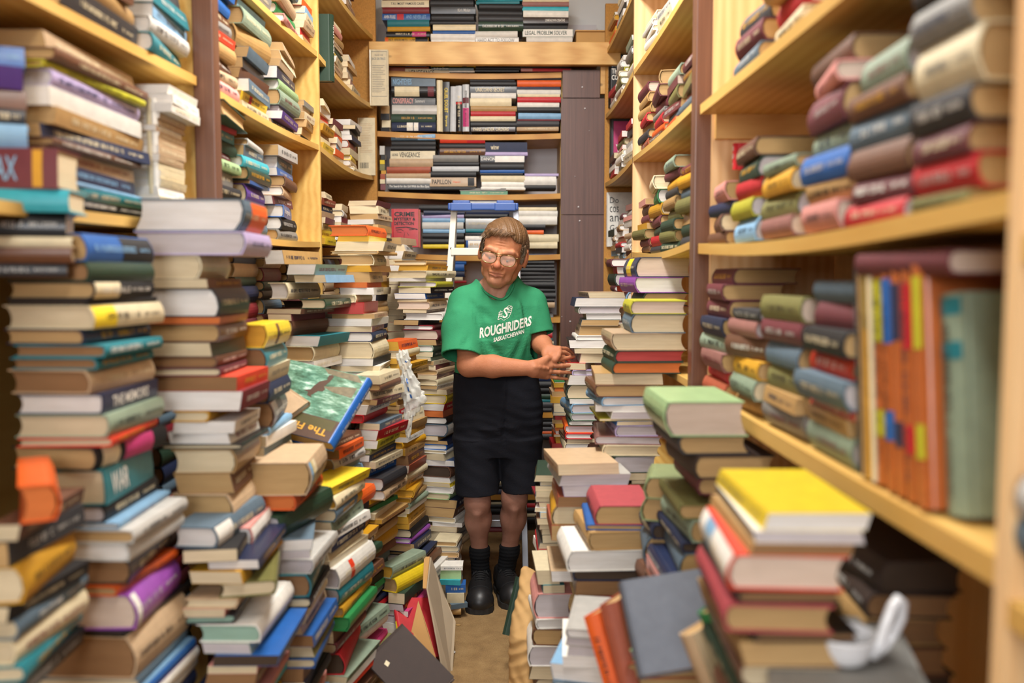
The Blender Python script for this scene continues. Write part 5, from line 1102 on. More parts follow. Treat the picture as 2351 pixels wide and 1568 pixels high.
for p, d, wd, lg_, am in ((V3(1125, 815, 3.33), (.5, 0, -.8), .020, .07, .008), (V3(1150, 822, 3.33), (.6, 0, -.8), .016, .07, -.007), (V3(1175, 810, 3.33), (.5, 0, .9), .018, .08, .008),
                          (V3(1195, 800, 3.34), (.5, 0, 1), .016, .08, -.008), (V3(1208, 780, 3.36), (.3, 0, 1), .018, .09, .008), (V3(1100, 760, 3.34), (-.1, 0, 1), .018, .10, -.010),
                          (V3(1112, 720, 3.33), (-.8, 0, .7), .018, .06, -.006), (V3(1192, 690, 3.35), (-.15, 0, 1), .015, .09, .007), (V3(1204, 700, 3.36), (-.12, 0, 1), .013, .09, -.008), (V3(1176, 700, 3.34), (-.3, 0, 1), .012, .07, -.005),
                          (V3(1045, 770, 3.33), (.35, 0, 1), .018, .07, .007), (V3(1072, 780, 3.28), (.5, 0, 1), .016, .07, -.007), (V3(1060, 720, 3.35), (1, 0, -.5), .018, .05, .006), (V3(1085, 700, 3.36), (.6, 0, -1), .014, .06, -.005),
                          (V3(1130, 790, 3.32), (1, 0, -.25), .012, .06, .005), (V3(1160, 835, 3.33), (1, 0, -.2), .012, .08, .006), (V3(1110, 835, 3.33), (1, 0, .1), .014, .05, -.006), (V3(1225, 730, 3.40), (.2, 0, 1), .014, .05, .006)):
    D += fold(p, d, wd, lg_, am).astype(np.float32)
sol = np.gradient(T.A, T.h)
T.A = np.maximum(T.A, -I_.A)
def cutcap(c, n, r):
    n = n / np.linalg.norm(n); x, y, z = X_ - c[0], Y_ - c[1], Z_ - c[2]; t = x * n[0] + y * n[1] + z * n[2]
    r2 = np.sqrt(np.maximum(x * x + y * y + z * z - t * t, 0)); region = np.maximum(np.maximum(-t, np.maximum(r2 - r, t - .2)), -(TT.A - .006))
    T.A[:] = np.maximum(T.A, -region)
cutcap(c1, np.array((-.06, -.42, -.9)), .2); cutcap(c2, c2 - S2b, .14)
T.plane((0, 0, .928), (0, 0, -1))
T.cone(V3(1139, 655, 3.31), V3(1135, 600, 3.42), .036, .094, .004, 's'); T.cone(V3(1140, 664, 3.36), V3(1137, 625, 3.46), .040, .082, .004, 's')
def crease(o, vol, grad, field):
    me = o.data; c = np.empty(len(me.vertices) * 3); me.vertices.foreach_get('co', c); c = c.reshape(-1, 3)
    ix = np.clip(((c - vol.lo) / vol.h).round().astype(int), 0, vol.n - 1).T; g = np.stack([q[tuple(ix)] for q in grad], 1)
    g /= np.linalg.norm(g, axis=1)[:, None] + 1e-6; me.vertices.foreach_set('co', (c + g * field[tuple(ix)][:, None]).ravel()); me.update()
shirt_o = T.build('tee_shirt', 'green_jersey', man); crease(shirt_o, T, sol, D)
bvh = BVHTree.FromPolygons([v.co.copy() for v in shirt_o.data.vertices], [tuple(p.vertices) for p in shirt_o.data.polygons])
def on_shirt(px, py, lift=.0016):
    d = (P(px, py, 3.0) - CAM).normalized(); h = bvh.ray_cast(CAM, d)
    return (h[0] - d * lift) if h[0] is not None else P(px, py, 3.34)
def print_on(name, V2, F2, cuts=2):
    bm = bmesh.new(); vs = [bm.verts.new((x, y, 0)) for x, y in V2]
    for f in F2:
        try: bm.faces.new([vs[i] for i in f])
        except ValueError: pass
    for _ in range(cuts):
        lng = [q for q in bm.edges if q.calc_length() > 4]
        if lng: bmesh.ops.subdivide_edges(bm, edges=lng, cuts=1); bmesh.ops.triangulate(bm, faces=bm.faces[:])
    bm.verts.index_update(); V = [on_shirt(q.co.x, q.co.y) for q in bm.verts]; F = [[q.index for q in f.verts] for f in bm.faces]; bm.free()
    return mesh_obj(name, V, F, 'shirt_print', shirt_o)
def arc_text(name, body, x0, y0, x1, y1, h0, h1, sag):
    g, f, asp = text_geo(body, .035); out = []
    for u, v in g:
        bx, by = x0 + (x1 - x0) * u, y0 + (y1 - y0) * u + sag * 4 * u * (1 - u); hh = h0 + (h1 - h0) * u
        out.append((bx + v * hh * .04, by - v * hh))
    print_on(name, out, f)
arc_text('shirt_lettering', 'ROUGHRIDERS', 1101, 777, 1220, 747, 25, 23, 2)
arc_text('shirt_lettering', 'SASKATCHEWAN', 1133, 786, 1203, 765, 10.5, 10, 1)
g, f, asp = text_geo('S')
lv = [(1153 + u * 12 + v * 4, 731 - v * 25 - u * 1) for u, v in g]; lf = list(f)
def stroke(pts, w):
    n0 = len(lv)
    for i, (x, y) in enumerate(pts):
        a, b = pts[max(0, i - 1)], pts[min(len(pts) - 1, i + 1)]; dx, dy = b[0] - a[0], b[1] - a[1]; L = math.hypot(dx, dy); k = w * (1 - .6 * i / (len(pts) - 1))
        lv.extend([(x - dy / L * k, y + dx / L * k), (x + dy / L * k, y - dx / L * k)])
    for i in range(len(pts) - 1): lf.append((n0 + 2 * i, n0 + 2 * i + 1, n0 + 2 * i + 3, n0 + 2 * i + 2))
for i in range(4):
    stroke([(1154 - i * .4, 716 + i * 3.5), (1149 - i, 715 + i * 3.5), (1144, 719 + i * 4)], 1.0); stroke([(1165, 708 + i * 3.5), (1170, 706 + i * 3.6), (1175 - i * .3, 703 + i * 5)], 1.0)
stroke([(1144, 734), (1150, 731), (1155, 735)], .9); stroke([(1175, 703), (1168, 702), (1163, 706)], .9); stroke([(1176, 704), (1174, 716), (1168, 729), (1156, 736)], .7); stroke([(1143, 734), (1146, 722), (1150, 712)], .7)
print_on('shirt_crest', lv, lf)
# collar band
loop = [(1098, 640), (1103, 655), (1112, 669), (1122, 680), (1133, 687), (1144, 689), (1156, 687), (1167, 679), (1175, 666), (1181, 650), (1184, 634)]
fine = []
for (xa, ya), (xb, yb) in zip(loop, loop[1:]): fine += [(xa + (xb - xa) * k / 3, ya + (yb - ya) * k / 3) for k in range(3)]
pts = [on_shirt(x, y, .002) for x, y in fine]; pts = [p for p in pts if abs(p.y - 3.40) < .12][4:]
for _ in range(2): pts = [pts[0]] + [(pts[i - 1] + pts[i] * 2 + pts[i + 1]) / 4 for i in range(1, len(pts) - 1)] + [pts[-1]]
MB().tube(pts, [.0052 * min(1, .25 + .25 * min(i, len(pts) - 1 - i)) for i in range(len(pts))], 8).build('collar', 'green_jersey', shirt_o, True)
# --- shorts
Sh = Vol((-.26, 3.32, .42), (.20, 3.68, .96), .0034)
hipst = [(.60, -.020, 3.50, .160, .095), (.66, -.022, 3.50, .175, .112), (.74, -.022, 3.50, .178, .128), (.80, -.023, 3.50, .178, .132), (.88, -.028, 3.495, .170, .128), (.93, -.031, 3.49, .165, .122)]
def lg(c0, c1, rx0, rx1): return [(c1[2] - .03, c1[0], c1[1], rx1, .098), (c1[2] + .12, (c0[0] + c1[0]) / 2, (c0[1] + c1[1]) / 2, (rx0 + rx1) / 2, .102), (c0[2], c0[0], c0[1], rx0, .115)]
lA = lg(V3(1093, 1000, 3.50), V3(1098, 1126, 3.50), .090, .090); lB = lg(V3(1191, 1000, 3.50), V3(1198, 1120, 3.51), .088, .082)
def shorts(v, off): v.loft(hipst, .02, 'u', off); v.loft(lA, .016, 'u', off); v.loft(lB, .016, 'u', off); v.ell(V3(1149, 1150, 3.5), (.007 - off, .25, .085), None, .006, 's')
shorts(Sh, 0); I2 = Vol((-.26, 3.32, .42), (.20, 3.68, .96), .0034); shorts(I2, -.007)
X_, Y_, Z_ = Sh.c[0][:, None, None], Sh.c[1][None, :, None], Sh.c[2][None, None, :]
D = (.0012 * np.sin(Z_ * 170 + 6 * np.sin(X_ * 14) + 3 * Y_) * np.exp(-((Z_ - .74) / .09) ** 2) + .0008 * np.sin(Z_ * 95 + X_ * 60)).astype(np.float32) + np.zeros(Sh.A.shape, np.float32)
for p, d, wd, lg_, am in ((V3(1160, 960, 3.38), (.05, 0, 1), .012, .12, -.010), (V3(1130, 985, 3.38), (1, 0, .12), .012, .07, .006), (V3(1120, 1010, 3.38), (1, 0, .2), .012, .07, -.005), (V3(1190, 985, 3.38), (1, 0, -.2), .012, .06, .006),
                          (V3(1100, 930, 3.37), (1, 0, -.1), .010, .08, .005), (V3(1160, 900, 3.37), (0, 0, 1), .008, .05, .004), (V3(1205, 880, 3.37), (.5, 0, 1), .010, .05, -.005)):
    D += fold(p, d, wd, lg_, am).astype(np.float32)
grad = np.gradient(Sh.A, Sh.h); Sh.A = np.maximum(Sh.A, -I2.A); Sh.plane((0, 0, float(V3(1100, 1126, 3.5)[2])), (.05, 0, -1)); Sh.plane((0, 0, .925), (0, 0, 1))
shorts_o = Sh.build('shorts', 'dark_cotton', man); crease(shorts_o, Sh, grad, D)
# --- socks
for nm, (kx, ky, kz), (ax, ay, az) in (('a', V3(1101, 1254, 3.53), V3(1104, 1340, 3.55)), ('b', V3(1170, 1250, 3.56), V3(1157, 1335, 3.585))):
    K = Vol((min(kx, ax) - .07, min(ky, ay) - .07, az - .05), (max(kx, ax) + .07, max(ky, ay) + .07, kz + .03), .003)
    K.cone((kx, ky, kz - .004), (kx, ky, kz - .028), .0415, .0405, .004); K.cone((kx, ky, kz - .02), (ax, ay, az), .0385, .0365, .01); K.plane((0, 0, kz), (0, 0, 1))
    K.A += (.0008 * np.sin(K.c[2][None, None, :] * 420)).astype(np.float32); K.build('sock', 'black_knit', man)
# --- shoes
def shoe(heel, toe):
    heel, toe = Vector(heel), Vector(toe); d = (toe - heel); L = d.length; x = d.normalized(); z = Vector((0, 0, 1)); y = z.cross(x)
    R = Matrix((x, y, z)).transposed(); W = lambda a, b, c: np.array(heel + R @ Vector((a * L, b, c)))
    K = Vol((min(heel.x, toe.x) - .09, min(heel.y, toe.y) - .06, 0.0), (max(heel.x, toe.x) + .09, max(heel.y, toe.y) + .06, .16), .003); RN = np.array(R)
    K.ell(W(.83, 0, .040), (.052, .050, .040), RN, .02); K.cone(W(.80, .003, .042), W(.50, 0, .056), .046, .042, .03); K.cone(W(.50, 0, .056), W(.20, 0, .066), .042, .038, .03)
    K.cone(W(.14, 0, .045), W(.16, 0, .092), .038, .037, .02); K.ell(W(.62, 0, .066), (.055, .030, .028), RN, .03); K.cone(W(.45, 0, .080), W(.26, 0, .104), .030, .036, .02)
    K.plane((0, 0, .022), (0, 0, -1)); K.cone(W(.19, 0, .085), W(.17, 0, .15), .0335, .036, .004, 's')
    up_o = K.build('shoe', 'shoe_leather', man)
    prof = [(0, .030), (.04, .036), (.15, .041), (.3, .040), (.45, .043), (.62, .052), (.78, .057), (.90, .052), (.97, .036), (1.0, .014)]
    out = [(a, b) for a, b in prof] + [(a, -b) for a, b in reversed(prof)]; n = len(out); mb = MB()
    vs = [W(a, b, zz) for zz in (.001, .022, .025) for a, b in [(q[0], q[1] * (1 if zz < .024 else .97)) for q in out]]
    mb.add(vs, [tuple(reversed(range(n))), tuple(2 * n + i for i in range(n))] + [(r * n + i, r * n + (i + 1) % n, (r + 1) * n + (i + 1) % n, (r + 1) * n + i) for r in (0, 1) for i in range(n)])
    mb.build('sole', 'shoe_rubber', up_o)
    bv = BVHTree.FromPolygons([v.co.copy() for v in up_o.data.vertices], [tuple(p.vertices) for p in up_o.data.polygons])
    def surf(a, b, lift=.0015):
        p = Vector(W(a, b, .3)); h = bv.ray_cast(p, Vector((0, 0, -1))); return (h[0] + Vector((0, 0, lift))) if h[0] is not None else Vector(W(a, b, .06))
    for i in range(5):
        a = .38 + i * .055; MB().tube([surf(a, -.020), surf(a + .006, -.008, .004), surf(a + .006, .008, .004), surf(a, .020)], .0028, 6).build('lace', 'lace', up_o, True)
    a = .40; MB().tube([surf(.36, 0, .006), surf(.40, .022, .006), surf(.44, .034, .004), surf(.42, .014, .006), surf(.37, 0, .008), surf(.42, -.016, .006), surf(.44, -.032, .004), surf(.39, -.024, .006), surf(.36, 0, .007)], .0026, 6).build('lace', 'lace', up_o, True)
    MB().tube([surf(.80 - .10 * (b / .048) ** 2 * .6, b, .0008) for b in [-.046 + .092 * i / 12 for i in range(13)]], .0016, 6).build('toe_seam', 'lace', up_o, True)
    MB().tube([surf(.34 + .30 * (1 - (b / .042) ** 2), b, .0006) for b in [-.042 + .084 * i / 14 for i in range(15)]], .0013, 6).build('toe_seam', 'lace', up_o, True)
h1 = P(1106, 1372, 3.60); t1 = P(1100, 1424, 3.365)
shoe((h1.x, 3.62, 0), (t1.x, 3.352, 0))
h2 = P(1150, 1360, 3.64); t2 = P(1182, 1410, 3.43)
shoe((h2.x, 3.655, 0), (t2.x + .004, 3.405, 0))
# ================================================================== single things
def basis(x, y):
    x = Vector(x).normalized(); y = Vector(y); y = (y - x * y.dot(x)).normalized(); return Matrix((x, y, x.cross(y))).transposed()
def place(R, c): return Matrix.Translation(c) @ R.to_4x4()
def one_book(label, tok, H, W, T, mw, group=None):
    d = parse(tok); b = dict(d=d, desc=label, i=0, n=1, mw=mw, H=H, W=W, T=T, hard=(d['kind'] or 'H') == 'H', p=d['p'] or 'c', how='one', vis=1)
    e, cv = build_book(b); e['label'] = label
    if group: e['group'] = group
    elif 'group' in e: del e['group']
    return e, cv
def flat_poly(name, pts, mat, parent, z=0, colour=None):
    return mesh_obj(name, [(x, y, z) for x, y in pts], [tuple(range(len(pts)))], mat, parent, colour=colour)
def cover_text(parent, body, o, r, u, w, h, colour, off=.02):
    """lettering on a cover: o start, r reading direction, u up, in the book's own axes"""
    g, f, asp = text_geo(body, off); o, r, u = Vector(o), Vector(r), Vector(u)
    return mesh_obj('cover_lettering', [o + r * (a * w) + u * (b * h) for a, b in g], f, 'ink', parent, colour=COL[colour])
# --- stepladder
M['ladder_paint'] = plain_mat('ladder_paint', lin('e9e4d4'), .45, .10, 14); M['ladder_metal'] = plain_mat('ladder_metal', lin('b9bcc4'), .35, .15, 12, metal=.7)
M['blue_plastic'] = plain_mat('blue_plastic', lin('2f56a0'), .4, .12, 30); M['dark_rivet'] = plain_mat('dark_rivet', lin('55565a'), .4, .2, 60, metal=.8)
lad = wempty('stepladder', (-.11, 4.0, 0)); tag(lad, 'white aluminium stepladder with a blue plastic top, standing behind the man', 'stepladder')
tl_, tr_ = P(1043, 488, 4.02), P(1184, 488, 4.02); bl_, br_ = P(984, 1345, 3.77), P(1207, 1345, 3.77); bl_.z = br_.z = .0; tl_.z = tr_.z = 1.60
for a, b in ((bl_, tl_), (br_, tr_)):
    r_ = MB(); r_.beam(a, b, .026, .056, (0, 1, 0)); ro = r_.build('rail', 'ladder_paint' if a is bl_ else 'ladder_metal', lad)
    for t in (.16, .35, .53, .71, .89):
        p = a.lerp(b, t) + Vector((0, -.030, 0)); q = MB(); q.lathe([(1e-4, -.003), (.004, -.002), (.005, .001)], 10); q.v = [(p.x + x, p.y + z, p.z + y) for x, y, z in q.v]; q.build('rivet', 'dark_rivet', ro)
for sx, top_, bot in ((-1, tl_, bl_), (1, tr_, br_)):
    MB().beam((bot.x - sx * .01, 4.36, .0), (top_.x, 4.06, 1.57), .022, .035, (0, 1, 0)).build('rear_leg', 'ladder_metal', lad)
for t in (.155, .345, .525, .705, .885):
    a, b = bl_.lerp(tl_, t), br_.lerp(tr_, t); st_ = MB(); st_.bevbox((a.x, a.y - .04, a.z - .022), (b.x, a.y + .045, a.z + .010), .003); st_.build('step', 'ladder_paint' if t > .6 else 'ladder_metal', lad)
for z in (.55, 1.05): MB().beam((bl_.x + .03, 4.26 - z * .12, z), (br_.x - .03, 4.26 - z * .12, z), .012, .025).build('rear_brace', 'ladder_metal', lad)
a, b = P(1029, 486, 3.97), P(1190, 486, 3.97); cx = (a.x + b.x) / 2; w = (b.x - a.x) / 2
tray = MB(); tray.bevbox((a.x, 3.95, 1.592), (b.x, 4.10, 1.622), .005); tray.bevbox((a.x + .02, 3.955, 1.618), (a.x + w * .62, 4.095, 1.634), .004); tray.bevbox((b.x - w * .62, 3.955, 1.618), (b.x - .02, 4.095, 1.634), .004)
tray.bevbox((a.x + .012, 3.938, 1.588), (cx - .05, 3.955, 1.622), .004); tray.bevbox((cx + .05, 3.938, 1.588), (b.x - .012, 3.955, 1.622), .004)
tray.build('top_tray', 'blue_plastic', lad)
# --- the big fishing book lying open to view
A, Bq, Cq = P(672, 812, 2.70), P(851, 868, 2.62), P(762, 1018, 2.42)
Rf = basis(Bq - Cq, A - Bq); Hf = (Bq - Cq).length; Wf = (A - Bq).length; Tf = .036
e, cv = one_book('large blue-spined angling book lying tilted, water picture and brown figure on its cover', 'bl1:pt:g:mwh', Hf, Wf, Tf, place(Rf, (Bq + Cq) / 2 + Rf @ Vector((0, Wf / 2, -Tf))))
m, nt, bs = new_mat('water_picture'); v = coords(nt, (26, 9, 10)); n = noise(nt, v, 2.2, 7, .7)
v2 = coords(nt, (5, 5, 5)); n2 = noise(nt, v2, 1.5, 2)
link(nt, mix(nt, n2, ramp(nt, n, [(.34, lin('174a40')), (.50, lin('4a8a76')), (.60, lin('93bfae')), (.74, lin('e6efe8'))]).outputs[0], ramp(nt, n, [(.34, lin('36441f')), (.54, lin('6d8a70')), (.74, lin('d0dfd2'))]).outputs[0]), bs.inputs['Base Color']); bs.inputs['Roughness'].default_value = .3; M['water_picture'] = m
M['rock_print'] = plain_mat('rock_print', lin('6a6048'), .4, .7, 60); M['figure_print'] = plain_mat('figure_print', lin('4a3020'), .4, .25, 40); M['olive_print'] = plain_mat('olive_print', lin('4c4622'), .35, .4, 14)
h, wv = Hf / 2, Wf / 2
pic = flat_poly('cover_picture', [(-h * .42, -wv + .012), (h, -wv + .012), (h, wv), (-h * .36, wv)], 'water_picture', cv, Tf + .0005)
flat_poly('cover_panel', [(-h, -wv + .012), (-h * .42, -wv + .012), (-h * .36, wv), (-h, wv)], 'figure_print', cv, Tf + .0005).color = (0, 0, 0, 1)
flat_poly('cover_panel', [(-h * .72, -wv + .02), (-h * .44, -wv + .02), (-h * .40, wv * .8), (-h * .62, wv * .8)], 'olive_print', cv, Tf + .0008)
flat_poly('cover_panel', [(h * .30, -wv + .02), (h * .62, -wv + .02), (h * .56, -wv * .55), (h * .44, -wv * .12), (h * .34, -wv * .40)], 'rock_print', cv, Tf + .0008)
flat_poly('cover_panel', [(h * .78, -wv * .9), (h * .98, -wv * .7), (h * .98, wv * .10), (h * .84, -wv * .06), (h * .80, -wv * .5)], 'rock_print', cv, Tf + .0008)
fig = [(.80, -.10), (.83, -.16), (.80, -.22), (.62, -.20), (.44, -.14), (.38, -.20), (.30, -.18), (.28, -.08), (.12, .02), (.06, -.04), (.10, .10), (.20, .12), (.22, .24), (.28, .10), (.40, .08), (.56, .02), (.62, -.06), (.66, -.12), (.72, -.10)]
flat_poly('cover_panel', [(h * a, wv * b) for a, b in fig], 'figure_print', cv, Tf + .0010)
cover_text(cv, 'The Fish', (-h * .70, -wv * .78, Tf + .0012), (.08, 1, 0), (-1, 0, 0), wv * .95, .024, 'yo')
one_book('cream white-edged paperback lying across the tilted angling book', 'be1:B:pw', .19, .125, .020, place(Rf @ Matrix.Rotation(math.radians(68), 3, 'Z'), (Bq + Cq) / 2 + Rf @ Vector((-.045, Wf * .86, .0015))))
# --- thin plastic bag hanging down the gold-edged pile
m, nt, bs = new_mat('thin_plastic'); v = coords(nt, (30, 30, 12)); n = noise(nt, v, 1.6, 5, .7)
link(nt, mix(nt, n, lin('c9ccc4'), lin('f4f4ee')), bs.inputs['Base Color']); bs.inputs['Roughness'].default_value = .22; bs.inputs['Alpha'].default_value = .5; bump(nt, n, bs, .5, .01); M['thin_plastic'] = m
path = [(925, 806, 14), (926, 820, 22), (930, 836, 20), (934, 852, 16), (938, 872, 30), (946, 896, 36), (950, 916, 42), (946, 938, 26), (938, 960, 17), (936, 985, 13), (938, 1003, 8)]
rb_ = random.Random(5); vs, n = [], 40
for i in range(61):
    t = i / 60 * (len(path) - 1); k = min(int(t), len(path) - 2); u = t - k; px, py, r = [a + (b - a) * u for a, b in zip(path[k], path[k + 1])]; c0 = P(px, py, 3.085); r = r / 2 * 3.085 / F_PX * 1.15
    for j in range(n):
        th = 2 * math.pi * j / n; rr = r * (1 + .28 * math.sin(3 * th + i * .35) * math.sin(i * .31 + th) + .20 * math.sin(7 * th - i * .4) + rb_.uniform(-.03, .03)); vs.append((c0.x + rr * math.cos(th), c0.y + rr * .55 * math.sin(th), c0.z + .006 * math.sin(3 * th + i)))
fs = [(i * n + j, i * n + (j + 1) % n, (i + 1) * n + (j + 1) % n, (i + 1) * n + j) for i in range(60) for j in range(n)] + [tuple(reversed(range(n))), tuple(60 * n + j for j in range(n))]
pb = mesh_obj('plastic_bag', vs, fs, 'thin_plastic', None, True); tag(pb, 'crumpled clear plastic bag hanging beside the gold-edged paperback pile', 'plastic bag')
pr = MB()
for (x, y, dx, dy) in ((932, 868, 6, 14), (935, 888, 5, 12), (940, 905, 7, 10), (929, 828, 6, 5)):
    bvb = BVHTree.FromPolygons([Vector(q) for q in vs], fs)
    q = [bvb.ray_cast(CAM, (P(x + a * dx, y + b * dy, 3) - CAM).normalized())[0] for a, b in ((0, 0), (.6, .1), (1, 1), (.3, .8))]
    if all(q): pr.add([p + (CAM - p).normalized() * .003 for p in q], [(0, 1, 2, 3)])
if pr.v: mesh_obj('printed_mark', pr.v, pr.f, 'ink', pb, colour=COL['bl'])
# --- torn cardboard box standing open on the carpet
M['card_grey'] = plain_mat('card_grey', lin('a3927a'), .85, .12, 12, bmp=.1); M['card_tan'] = plain_mat('card_tan', lin('b98d54'), .85, .12, 10, bmp=.1)
box = wempty('cardboard_box', (P(1000, 1500, 2.95).x, 2.95, 0)); tag(box, 'torn cardboard box propped open on the carpet at the aisle edge', 'cardboard box')
def slab(name, pts, t, mat, parent):
    p = [Vector(q) for q in pts]; nn = (p[1] - p[0]).cross(p[-1] - p[0]).normalized() * t; k = len(p)
    return mesh_obj(name, p + [q + nn for q in p], [tuple(range(k)), tuple(reversed(range(k, 2 * k)))] + [(i, i + k, (i + 1) % k + k, (i + 1) % k) for i in range(k)], mat, parent)
G = lambda px, py, Y: P(px, py, Y)
g0 = slab('panel', [G(979, 1352, 2.97), G(1021, 1575, 2.80), G(1034, 1570, 2.83), G(1043, 1428, 3.03), G(1020, 1372, 3.10), G(987, 1280, 3.14)], .005, 'card_grey', box)
slab('flap', [G(974, 1280, 3.15), G(971, 1352, 2.98), G(979, 1353, 2.97), G(987, 1280, 3.145)], .004, 'card_tan', box)
slab('flap', [G(960, 1380, 3.00), G(942, 1459, 2.92), G(1018, 1572, 2.80), G(980, 1440, 2.95)], .004, 'card_tan', box)
slab('flap', [G(1015, 1372, 3.10), G(1043, 1428, 3.04), G(1034, 1480, 2.98), G(1012, 1440, 3.02)], .004, 'card_grey', box)
slab('flap', [G(992, 1440, 2.98), G(981, 1484, 2.94), G(1003, 1478, 2.95), G(1004, 1436, 3.0)], .004, 'card_tan', box)
# --- dark album leaning at the floor
A, Bq, Cq = G(846, 1512, 2.55), G(919, 1440, 2.61), G(974, 1580, 2.51)
Ra = basis(A - Bq, Cq - Bq); Wl, Hl = .20, .135
e, cv = one_book('dark brown cloth album propped face up against the cardboard on the floor', 'db1:pg:c', .15, .22, .030, place(Ra, (A + Bq) / 2 + Ra @ Vector((0, .11, -.030))))
flat_poly('price_sticker', [(.030, -.070), (.042, -.066), (.040, -.052), (.028, -.056)], 'ink', cv, .0305, COL['cr'])
A, Bq = G(932, 1452, 2.86), G(926, 1352, 3.0)
one_book('slim red and yellow paperback leaning on the torn cardboard', 'rd1:B:pt:bye4099', .22, .15, .016, place(basis(G(958, 1568, 2.78) - G(924, 1360, 3.02), (.45, .8, .35)), (G(958, 1568, 2.78) + G(924, 1360, 3.02)) / 2 + Vector((.02, .06, .0))))
# --- kraft paper bag full of books at the foot of the aisle
M['kraft'] = plain_mat('kraft', lin('c39a62'), .8, .14, 9, bmp=.5); M['red_print'] = plain_mat('red_print', lin('b0302c'), .8, .2, 40)
bagm = wempty('paper_bag', (.13, 2.74, 0)); tag(bagm, 'crumpled brown kraft paper bag with a red number standing at the aisle edge', 'paper bag')
Bx = Vol((-.02, 2.60, .0), (.24, 2.92, .42), .004)
xa, xb_ = P(1168, 1540, 2.70).x, P(1292, 1540, 2.70).x
Bx.loft([(.005, (xa + xb_) / 2, 2.74, (xb_ - xa) / 2, .085), (.10, (xa + xb_) / 2, 2.745, (xb_ - xa) / 2, .080), (.18, (xa + xb_) / 2 - .004, 2.75, (xb_ - xa) / 2 - .004, .07), (.20, xa + .062, 2.76, .056, .06), (.30, xa + .070, 2.80, .040, .035), (.36, xa + .062, 2.83, .024, .012)], .01)
X_, Y_, Z_ = Bx.c[0][:, None, None], Bx.c[1][None, :, None], Bx.c[2][None, None, :]
Bx.A += (.0030 * np.sin(X_ * 130 + 5 * np.sin(Z_ * 22)) * np.sin(Z_ * 60 + X_ * 30) + .002 * np.abs(np.sin(Z_ * 90 - X_ * 60))).astype(np.float32)
bg_ = Bx.build('bag_body', 'kraft', bagm)
bvb = BVHTree.FromPolygons([v.co.copy() for v in bg_.data.vertices], [tuple(p.vertices) for p in bg_.data.polygons])
g, f, asp = text_geo('12'); vv = []
for u, w_ in g:
    d = (P(1236 + u * 30, 1572 - w_ * 24, 2.7) - CAM).normalized(); hh = bvb.ray_cast(CAM, d); vv.append((hh[0] if hh[0] is not None else P(1236 + u * 30, 1572 - w_ * 24, 2.66)) - d * .003)
mesh_obj('bag_number', vv, f, 'red_print', bg_)
e, cv = one_book('dark green notebook poking out above the kraft paper bag', 'dg1:B:pc', .19, .13, .012, place(basis((.25, .25, 1), (1, .1, -.2)), G(1214, 1400, 2.90)))
cover_text(cv, 'I C', (.060, -.055, .0126), (0, 1, 0), (1, 0, 0), .05, .018, 'wh')
# --- grey leaning book, green leaning book and old orange ones near the lower plank
A, Bq, Cq = G(1424, 1338, 1.62), G(1613, 1322, 1.62), G(1470, 1552, 1.52)
Rg = basis(A - Cq, Bq - A)
Hg, Wg = (A - Cq).length, (Bq - A).length
one_book('slate grey cloth book leaning upright with its blank cover to the aisle', 'sl1:pt:c', Hg, Wg, .030, place(Rg, A + (Cq - A) / 2 + (Bq - A) / 2 - Rg.col[2] * .030))
def lean(label, tok, H, W, T, px, py, Y, xdir, ydir):
    R = basis(xdir, ydir); return one_book(label, tok, H, W, T, place(R, P(px, py, Y)))
lean('green cloth book leaning steeply against the red hardcovers by the plank', 'gn1:pt:c', .19, .13, .045, 1722, 1486, 1.38, (.45, -.12, -1), (.8, .5, .2))
lean('tan worn book wedged under the leaning green one', 'be1:pt:c', .20, .14, .04, 1682, 1545, 1.44, (.4, -.2, -1), (.8, .5, .2))
lean('rust cloth book standing askew under the grey leaning cover', 'rb1:pt:c', .20, .14, .034, 1432, 1490, 1.70, (.25, -.25, -1), (.35, .9, .05))
lean('orange-tan spined book askew under the grey leaning cover', 'or1:pt:c', .19, .13, .030, 1398, 1510, 1.74, (.3, -.3, -1), (.35, .9, .05))
# --- white mug on the grey book in front
zt = P(1950, 1525, 1.12).z
one_book('grey-brown old book lying flat under the white mug', 'gy1:pb:c', .26, .19, .05, Matrix.Translation((P(1925, 1525, 1.14).x, 1.17, zt - .051)) @ Matrix.Rotation(math.radians(-14), 4, 'Z') @ Matrix.Rotation(math.pi / 2, 4, 'Z'))
one_book('tan paged book beneath the grey-brown one under the mug', 'be1:pt:c', .25, .19, .06, Matrix.Translation((P(1900, 1525, 1.14).x, 1.18, zt - .112)) @ Matrix.Rotation(math.radians(-20), 4, 'Z') @ Matrix.Rotation(math.pi / 2, 4, 'Z'))
M['china'] = plain_mat('china', lin('e8e8ea'), .18, .03, 10, coat=.3)
c0 = P(1942, 1500, 1.12); mug = empty('mug', (c0.x, c0.y + .01, zt)); mug.scale = (1.3, 1.3, 1.05); tag(mug, 'white china cup with a tall looped handle resting on the grey-brown book', 'mug')
q = MB(); q.lathe([(1e-4, .002), (.020, .002), (.024, .006), (.029, .020), (.032, .034), (.033, .037), (.031, .037), (.028, .022), (.022, .009), (1e-4, .007)], 40); q.build('cup_body', 'china', mug, True)
q = MB()
hp = [Vector((.024, -.014, .012)), Vector((.030, -.016, .030)), Vector((.036, -.014, .055)), Vector((.043, -.012, .075)), Vector((.050, -.008, .083)), Vector((.057, -.004, .076)), Vector((.058, 0, .055)), Vector((.052, .002, .034)), Vector((.042, 0, .018)), Vector((.030, -.004, .010))]
q.tube(hp, .0052, 10); q.build('handle', 'china', mug, True)
